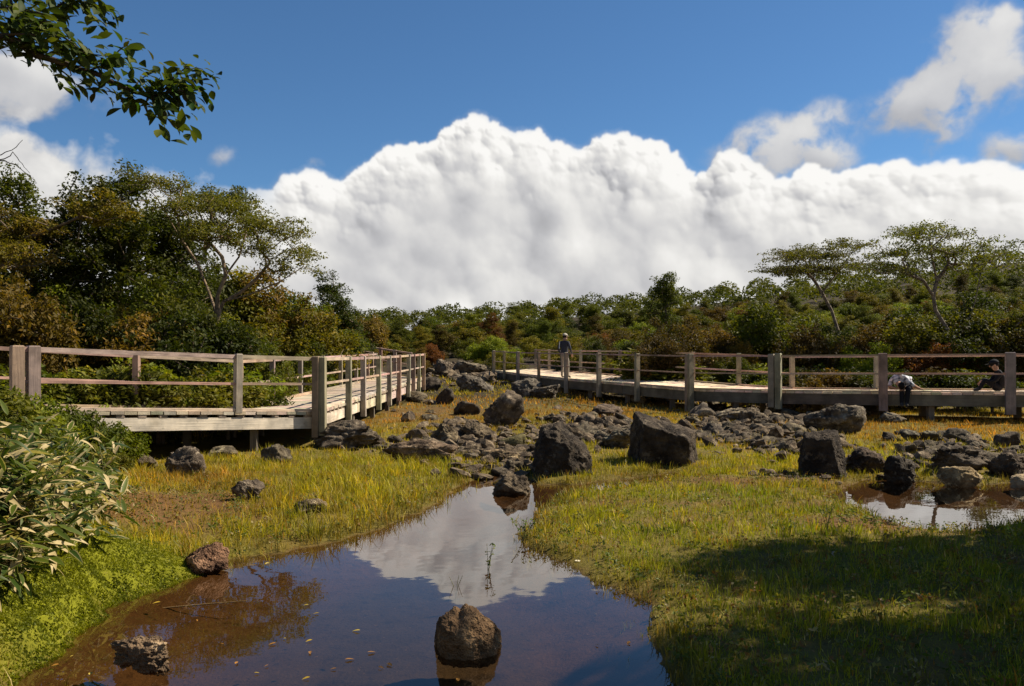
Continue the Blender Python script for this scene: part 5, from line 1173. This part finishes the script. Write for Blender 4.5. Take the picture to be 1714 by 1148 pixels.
# ------------------------------------------------------------------ small things on and round the water
M_FALL = leaf_mat('fallen_leaf', 0.15)
V, Fq, A_ = blade_arrays(0.05, 0.021, 0.1, 0.3, 5); V[:, 0] -= 0.025
fall_me = mesh_np('fallen_leaf', V, Fq, M_FALL, True, {'rnd': ('FLOAT', np.full(len(V), 0.5))})
rw_ = random.Random(3)
spots = [(512, 1014), (529, 1028), (596, 1057), (476, 1070), (517, 1074), (456, 1079), (519, 1094), (585, 1105), (446, 1116), (558, 1121), (638, 1119), (652, 1114), (512, 1137), (762, 1129), (766, 1139), (622, 1093), (396, 1111), (430, 1128), (447, 944), (999, 1081), (1052, 1078), (52, 1079), (152, 1129), (372, 1079), (120, 1100), (92, 1115), (262, 1010), (330, 1040)]
for (px, py) in spots:
    p = on_ground(px, py, 0.0); o = link('fallen_leaf', fall_me, None, rw_.choice([(0.42, 0.27, 0.03), (0.5, 0.36, 0.07), (0.38, 0.17, 0.03), (0.30, 0.14, 0.04)])); s_ = rw_.uniform(.35, 1.05)
    o.location = (p.x, p.y, 0.008); o.rotation_euler = (rw_.uniform(-.15, .15), rw_.uniform(-.12, .12), rw_.uniform(0, 6.28)); o.scale = (s_,) * 3; tag(o, 'small yellow fallen leaf floating on the pond', 'leaf', 'fallen leaves on the pond')
p = on_ground(1090, 997, 0.0); o = link('fallen_leaf', fall_me, None, (0.5, 0.07, 0.03)); o.location = (p.x, p.y, 0.03); o.rotation_euler = (0.5, -.3, 0.6); o.scale = (1.4,) * 3; tag(o, 'red fallen leaf at the right waterline', 'leaf')
p = on_ground(969, 943, 0.0); o = link('fallen_leaf', fall_me, None, (0.7, 0.6, 0.42)); o.location = (p.x, p.y, 0.02); o.rotation_euler = (0.2, .1, 0.2); o.scale = (1.5,) * 3; tag(o, 'pale dry leaf on the grassy point right of the pond', 'leaf')
def sprig(px, py, top, label, name, n, leaf, colr, z=0.0, seed=1, spread=0.5, z_water=True):
    rs_ = random.Random(seed); p = on_ground(px, py, 0.0) if z_water else on_ground(px, py); h = (py - top) / F * p.y
    e = empty(name, (p.x, p.y, p.z - (0.12 if z_water else 0.02))); tag(e, label, 'plant'); hh = h + (0.12 if z_water else 0.02)
    for k in range(n):
        a = rs_.uniform(0, 6.28); r = rs_.uniform(0.1, spread) * h; q = [(math.cos(a) * r * t * t, math.sin(a) * r * t * t, hh * rs_.uniform(0.97, 1.0) * t) for t in np.linspace(0, 1, 6)]
        tv, tf = tubes([(q, np.linspace(0.0035, 0.0015, 6))], 5); link('stem', mesh_np('stem', tv, tf, M_CULM, True), e)
        for j in range(7 if leaf else 0):
            t = rs_.uniform(0.45, 1.0); o = link('leaf', fall_me, e, tuple(v * rs_.uniform(.7, 1.3) for v in colr)); o.location = (math.cos(a) * r * t * t + rs_.uniform(-.012, .012), math.sin(a) * r * t * t, hh * t); o.rotation_euler = (rs_.uniform(-.6, .6), rs_.uniform(-1.1, .3), rs_.uniform(0, 6.28)); o.scale = (leaf,) * 3
sprig(817, 953, 908, 'small leafy water plant standing in the middle of the pond', 'water_plant', 3, 0.75, (0.12, 0.15, 0.03), seed=2, spread=0.25)
sprig(763, 980, 962, 'bent dry stalk poking out of the pond', 'dry_stalk', 3, 0, (0.1, 0.1, 0.05), seed=5, spread=1.0)
sprig(1384, 895, 835, 'thin dead stalk with twigs on the grassy point by the right pool', 'dry_stalk', 4, 0, (0.1, 0.08, 0.04), seed=6, spread=0.5, z_water=False)
sprig(1690, 925, 885, 'yellow green seedling in the sunlit strip at the right edge', 'seedling', 5, 0.8, (0.30, 0.30, 0.03), seed=7, spread=0.6, z_water=False)
sprig(878, 905, 868, 'grass tuft hanging over the water at the tip of the right bank', 'grass_tuft', 9, 0.7, (0.12, 0.16, 0.02), seed=8, spread=0.8)
M_STICK = plain_mat('dry_stick', (0.30, 0.24, 0.16), 0.85)
for (px, py, L, a, lab) in ((1460, 842, .16, .2, 'small pale stick at the near edge of the right pool'), (1505, 866, .2, -.1, 'thin dry stick on the mud in front of the right pool'), (1020, 862, .18, .3, 'dry stick lying on the right grass behind the point'), (1395, 935, .14, 1.2, 'short dry stick at the edge of the shade'), (300, 1000, .9, .35, 'long thin stick lying on the bottom of the pond')):
    p = on_ground(px, py) if px != 300 else on_ground(px, py, 0.0); q = [(-L / 2, 0, 0), (-L / 6, 0.01, 0.006), (L / 6, -0.008, 0.01), (L / 2, 0.01, 0.0)]
    tv, tf = tubes([(q, [.004, .006, .006, .003])], 6); o = link('stick', mesh_np('stick', tv, tf, M_STICK, True)); o.location = (p.x, p.y, (p.z + 0.03) if px != 300 else g1(p.x, p.y) + .03); o.rotation_euler = (0, 0, a); tag(o, lab, 'stick')

# ------------------------------------------------------------------ people
def cloth(name, c): return plain_mat(name, c, 0.85, 0.2, 12, 0.15)
M_SKIN = cloth('skin', (0.42, 0.25, 0.17)); M_SLATE = cloth('slate_jacket', (0.045, 0.048, 0.058)); M_DARK = cloth('dark_cloth', (0.015, 0.015, 0.018)); M_KHAKI = cloth('pale_trousers', (0.30, 0.27, 0.22)); M_HAIR = cloth('dark_hair', (0.012, 0.010, 0.009)); M_CREAM = cloth('cream_cap', (0.40, 0.36, 0.29)); M_SHOE = cloth('shoe', (0.05, 0.045, 0.04)); M_TANSHOE = cloth('tan_shoe', (0.35, 0.27, 0.18)); M_WHITE = cloth('white_strap', (0.7, 0.7, 0.7))
def plaid():
    m, t, o = material('plaid_shirt'); g = t.new('ShaderNodeTexCoord').outputs['Object']; sx = t.new('ShaderNodeSeparateXYZ'); t.l.new(g, sx.inputs[0])
    a = t.sm(t.m('SINE', t.m('MULTIPLY', sx.outputs[0], 48)), 0.2, 0.6); b = t.sm(t.m('SINE', t.m('MULTIPLY', t.m('ADD', sx.outputs[2], sx.outputs[1]), 42)), 0.2, 0.6)
    k = t.m('MULTIPLY', t.m('ADD', a, b), 0.5); n = t.noise(g, 9, 3); c = t.mix(k, (0.62, 0.63, 0.66), (0.12, 0.13, 0.16)); principled(t, o, c, 0.85, bump(t, n, 0.02, 0.5), 0.15); return m
M_PLAID = plaid()
def body(J, E, mats, parent, name='body'):
    """J: joint -> (x,y,z,radius); E: (joint, joint, material index)"""
    ks = list(J); me = bpy.data.meshes.new('skel'); me.from_pydata([J[k][:3] for k in ks], [(ks.index(a), ks.index(b)) for a, b, _ in E], [])
    ob = bpy.data.objects.new('skel', me); col.objects.link(ob); md = ob.modifiers.new('s', 'SKIN'); md.use_smooth_shade = True
    for i, k in enumerate(ks):
        sv_ = me.skin_vertices[0].data[i]; sv_.radius = (J[k][3], J[k][3] * (J[k][4] if len(J[k]) > 4 else 1)); sv_.use_root = (k == 'pelvis')
    sb = ob.modifiers.new('d', 'SUBSURF'); sb.levels = 2; sb.render_levels = 2
    dg = bpy.context.evaluated_depsgraph_get(); m2 = bpy.data.meshes.new_from_object(ob.evaluated_get(dg)); bpy.data.objects.remove(ob)
    m2.materials.clear()
    for m in mats: m2.materials.append(m)
    A = np.array([J[a][:3] for a, b, _ in E]); B = np.array([J[b][:3] for a, b, _ in E]); mi = [x[2] for x in E]; EE = B - A; LL = (EE ** 2).sum(1) + 1e-9
    for p in m2.polygons:
        c = np.array(p.center); t = np.clip(((c - A) * EE).sum(1) / LL, 0, 1); d2 = ((A + EE * t[:, None] - c) ** 2).sum(1); p.material_index = mi[int(d2.argmin())]; p.use_smooth = True
    o = link(name, m2, parent); return o
def fingers(J, E, w, dirv, side, mi, tag_):
    d = Vector(dirv).normalized(); s = Vector(side).normalized(); p = Vector(J[w][:3]); J[tag_ + 'palm'] = (*(p + d * 0.06), 0.03, 0.6); E.append((w, tag_ + 'palm', mi))
    for k, (o, L) in enumerate(((-.028, .065), (-.010, .078), (.010, .073), (.026, .058))):
        b = p + d * 0.085 + s * o; J[tag_ + 'f%d' % k] = (*b, 0.010); J[tag_ + 't%d' % k] = (*(b + d * L * .9 + Vector((0, 0, -.02))), 0.008); E.append((tag_ + 'palm', tag_ + 'f%d' % k, mi)); E.append((tag_ + 'f%d' % k, tag_ + 't%d' % k, mi))
    b = p + d * 0.04 - s * 0.035; J[tag_ + 'th'] = (*b, 0.011); J[tag_ + 'tt'] = (*(b + d * 0.04 - s * 0.02), 0.009); E.append((w, tag_ + 'th', mi)); E.append((tag_ + 'th', tag_ + 'tt', mi))
def head_bits(parent, c, fwd, hair_mat, cap=None):
    """face features, hair and an optional cap round the head centre"""
    D, Fc = ico(3); f = Vector(fwd).normalized(); s = f.cross(Vector((0, 0, 1))).normalized(); u = s.cross(f)
    Mx = np.array([s, f, u]).T; c = np.array(c)
    def blob(name, off, r, m): link(name, mesh_np(name, (D * np.array(r) + np.array(off)) @ Mx.T + c, Fc, m, True), parent)
    V = D * np.array([0.083, 0.103, 0.112]); hairk = V.copy(); lowf = (D[:, 1] > 0.1) & (D[:, 2] < 0.35); hairk[lowf] *= 0.86; hairk[D[:, 2] < -0.5] *= 0.8
    link('hair', mesh_np('hair', (hairk + np.array([0, -0.006, 0.012])) @ Mx.T + c, Fc, hair_mat, True), parent)
    blob('nose', (0, 0.098, -0.01), (0.014, 0.02, 0.022), M_SKIN); blob('eye', (-0.032, 0.086, 0.012), (0.012, 0.01, 0.008), M_HAIR); blob('eye', (0.032, 0.086, 0.012), (0.012, 0.01, 0.008), M_HAIR); blob('mouth', (0, 0.088, -0.05), (0.022, 0.008, 0.006), M_TANSHOE)
    blob('ear', (-0.084, 0, -0.005), (0.012, 0.022, 0.03), M_SKIN); blob('ear', (0.084, 0, -0.005), (0.012, 0.022, 0.03), M_SKIN)
    if cap:
        Vc = D * np.array([0.094, 0.114, 0.10]); Vc[:, 2] = np.maximum(Vc[:, 2], 0.0); Vc += np.array([0, -0.004, 0.045]); link('cap', mesh_np('cap', Vc @ Mx.T + c, Fc, cap, True), parent)
        blob('cap_brim', (0, 0.135, 0.048), (0.075, 0.07, 0.009), cap)
# standing, seen three-quarters from behind
x, d_ = (945 - CX) / F * 30.4, 30.4; zD = 1.02
e = empty('person', (x, d_, zD + 0.003), R(-35)); tag(e, 'person in slate jacket and pale cap standing on the far right boardwalk', 'person')
J = {'pelvis': (0, 0, .90, .135, .8), 'waist': (0, 0, 1.06, .13, .75), 'chest': (0, .01, 1.25, .155, .72), 'neck': (0, .01, 1.40, .06), 'hd0': (0, .03, 1.48, .07), 'hd': (0, .035, 1.55, .086), 'hd1': (0, .03, 1.62, .06),
     'shl': (-.17, 0, 1.34, .065), 'ell': (-.25, -.04, 1.10, .048), 'wrl': (-.22, .10, .90, .034), 'shr': (.17, 0, 1.34, .065), 'elr': (.26, -.02, 1.10, .048), 'wrr': (.22, .14, .94, .034),
     'hpl': (-.09, 0, .84, .095), 'knl': (-.10, .02, .48, .062), 'anl': (-.11, -.02, .09, .042), 'tol': (-.13, .14, .035, .035), 'hpr': (.09, 0, .84, .095), 'knr': (.11, .06, .48, .062), 'anr': (.12, .05, .09, .042), 'tor': (.15, .20, .035, .035)}
E = [('pelvis', 'waist', 0), ('waist', 'chest', 0), ('chest', 'neck', 0), ('neck', 'hd0', 1), ('hd0', 'hd', 1), ('hd', 'hd1', 1), ('chest', 'shl', 0), ('shl', 'ell', 0), ('ell', 'wrl', 0), ('chest', 'shr', 0), ('shr', 'elr', 0), ('elr', 'wrr', 0),
     ('pelvis', 'hpl', 2), ('hpl', 'knl', 2), ('knl', 'anl', 2), ('anl', 'tol', 3), ('pelvis', 'hpr', 2), ('hpr', 'knr', 2), ('knr', 'anr', 2), ('anr', 'tor', 3)]
fingers(J, E, 'wrl', (0.1, .5, -1), (1, 0, 0), 1, 'l'); fingers(J, E, 'wrr', (-.1, .6, -1), (-1, 0, 0), 1, 'r')
bd = body(J, E, [M_SLATE, M_SKIN, M_KHAKI, M_SHOE], e); head_bits(bd, (0, .035, 1.555), (0.1, 1, -0.1), M_HAIR, M_CREAM)
link('shoulder_strap', bar_mesh('shoulder_strap', (-.15, -.11, 1.38), (-.16, -.12, 1.12), 0.05, 0.02, M_WHITE), e)
# sitting on the deck edge, folded forward over the knees
q = on_line(1512, rw.A[5], rw.A[6]); zD = lerp(rw.A[5].z, rw.A[6].z, (q.x - rw.A[5].x) / (rw.A[6].x - rw.A[5].x)) + 0.05; tdir = (rw.A[6] - rw.A[5]).normalized()
e = empty('person', (q.x + 0.04, q.y + 0.10, zD), math.atan2(tdir.y, tdir.x)); tag(e, 'person in plaid shirt folded forward on the edge of the right boardwalk', 'person')
J = {'pelvis': (.20, .30, .11, .13, .85), 'waist': (.13, .24, .24, .14), 'chest': (-.02, .10, .31, .165, .8), 'upper': (-.14, .0, .26, .13), 'neck': (-.13, -.10, .20, .06), 'hd0': (-.10, -.17, .15, .075), 'hd': (-.06, -.23, .10, .088), 'hd1': (-.03, -.28, .05, .06),
     'shl': (-.26, .06, .22, .068), 'ell': (-.33, -.06, .08, .05), 'wrl': (-.17, -.12, .04, .036), 'shr': (.08, -.07, .25, .068), 'elr': (.22, -.10, .12, .05), 'wrr': (.36, -.03, .045, .036),
     'hpl': (.09, .16, .10, .095), 'knl': (-.04, -.16, .06, .07), 'anl': (-.05, -.20, -.33, .045), 'tol': (-.06, -.33, -.38, .036), 'hpr': (.24, .16, .10, .095), 'knr': (.10, -.18, .06, .07), 'anr': (.06, -.20, -.33, .045), 'tor': (.06, -.34, -.38, .036)}
E = [('pelvis', 'waist', 0), ('waist', 'chest', 0), ('chest', 'upper', 0), ('upper', 'neck', 0), ('neck', 'hd0', 1), ('hd0', 'hd', 1), ('hd', 'hd1', 1), ('upper', 'shl', 0), ('shl', 'ell', 0), ('ell', 'wrl', 1), ('chest', 'shr', 0), ('shr', 'elr', 0), ('elr', 'wrr', 1),
     ('pelvis', 'hpl', 2), ('hpl', 'knl', 2), ('knl', 'anl', 2), ('anl', 'tol', 3), ('pelvis', 'hpr', 2), ('hpr', 'knr', 2), ('knr', 'anr', 2), ('anr', 'tor', 3)]
fingers(J, E, 'wrl', (1, -.1, -.1), (0, 1, 0), 1, 'l'); fingers(J, E, 'wrr', (1, .1, -.1), (0, 1, 0), 1, 'r')
bd = body(J, E, [M_PLAID, M_SKIN, M_DARK, M_SHOE], e); head_bits(bd, (-.06, -.235, .10), (.1, -.5, -.8), M_HAIR)
# seated in black behind the last post, knees drawn up, facing left
q = on_line(1690, rw.A[5], rw.A[6]); zD = lerp(rw.A[5].z, rw.A[6].z, (q.x - rw.A[5].x) / (rw.A[6].x - rw.A[5].x)) + 0.05
e = empty('person', (q.x + 0.04, q.y + 0.55, zD - 0.045), math.atan2(tdir.y, tdir.x)); tag(e, 'person in black with dark cap seated behind the rightmost post', 'person')
J = {'pelvis': (.12, 0, .11, .13), 'waist': (.13, 0, .26, .13), 'chest': (.06, 0, .42, .15), 'neck': (-.02, 0, .54, .06), 'hd0': (-.05, 0, .60, .075), 'hd': (-.07, 0, .66, .086), 'hd1': (-.06, 0, .73, .06),
     'shl': (.03, -.17, .47, .066), 'ell': (-.10, -.22, .27, .05), 'wrl': (-.28, -.10, .26, .036), 'shr': (.03, .17, .47, .066), 'elr': (-.10, .22, .27, .05), 'wrr': (-.28, .10, .26, .036),
     'hpl': (.03, -.09, .10, .095), 'knl': (-.30, -.12, .30, .066), 'anl': (-.42, -.11, .07, .045), 'tol': (-.55, -.12, .04, .036), 'hpr': (.03, .09, .10, .095), 'knr': (-.28, .12, .32, .066), 'anr': (-.38, .11, .07, .045), 'tor': (-.51, .12, .04, .036)}
E = [('pelvis', 'waist', 0), ('waist', 'chest', 0), ('chest', 'neck', 0), ('neck', 'hd0', 1), ('hd0', 'hd', 1), ('hd', 'hd1', 1), ('chest', 'shl', 0), ('shl', 'ell', 0), ('ell', 'wrl', 0), ('chest', 'shr', 0), ('shr', 'elr', 0), ('elr', 'wrr', 0),
     ('pelvis', 'hpl', 0), ('hpl', 'knl', 0), ('knl', 'anl', 0), ('anl', 'tol', 2), ('pelvis', 'hpr', 0), ('hpr', 'knr', 0), ('knr', 'anr', 0), ('anr', 'tor', 2)]
fingers(J, E, 'wrl', (-1, .3, -.3), (0, 0, 1), 1, 'l'); fingers(J, E, 'wrr', (-1, -.3, -.3), (0, 0, 1), 1, 'r')
bd = body(J, E, [M_DARK, M_SKIN, M_SHOE], e); head_bits(bd, (-.07, 0, .665), (-1, 0, -0.2), M_HAIR, M_DARK)
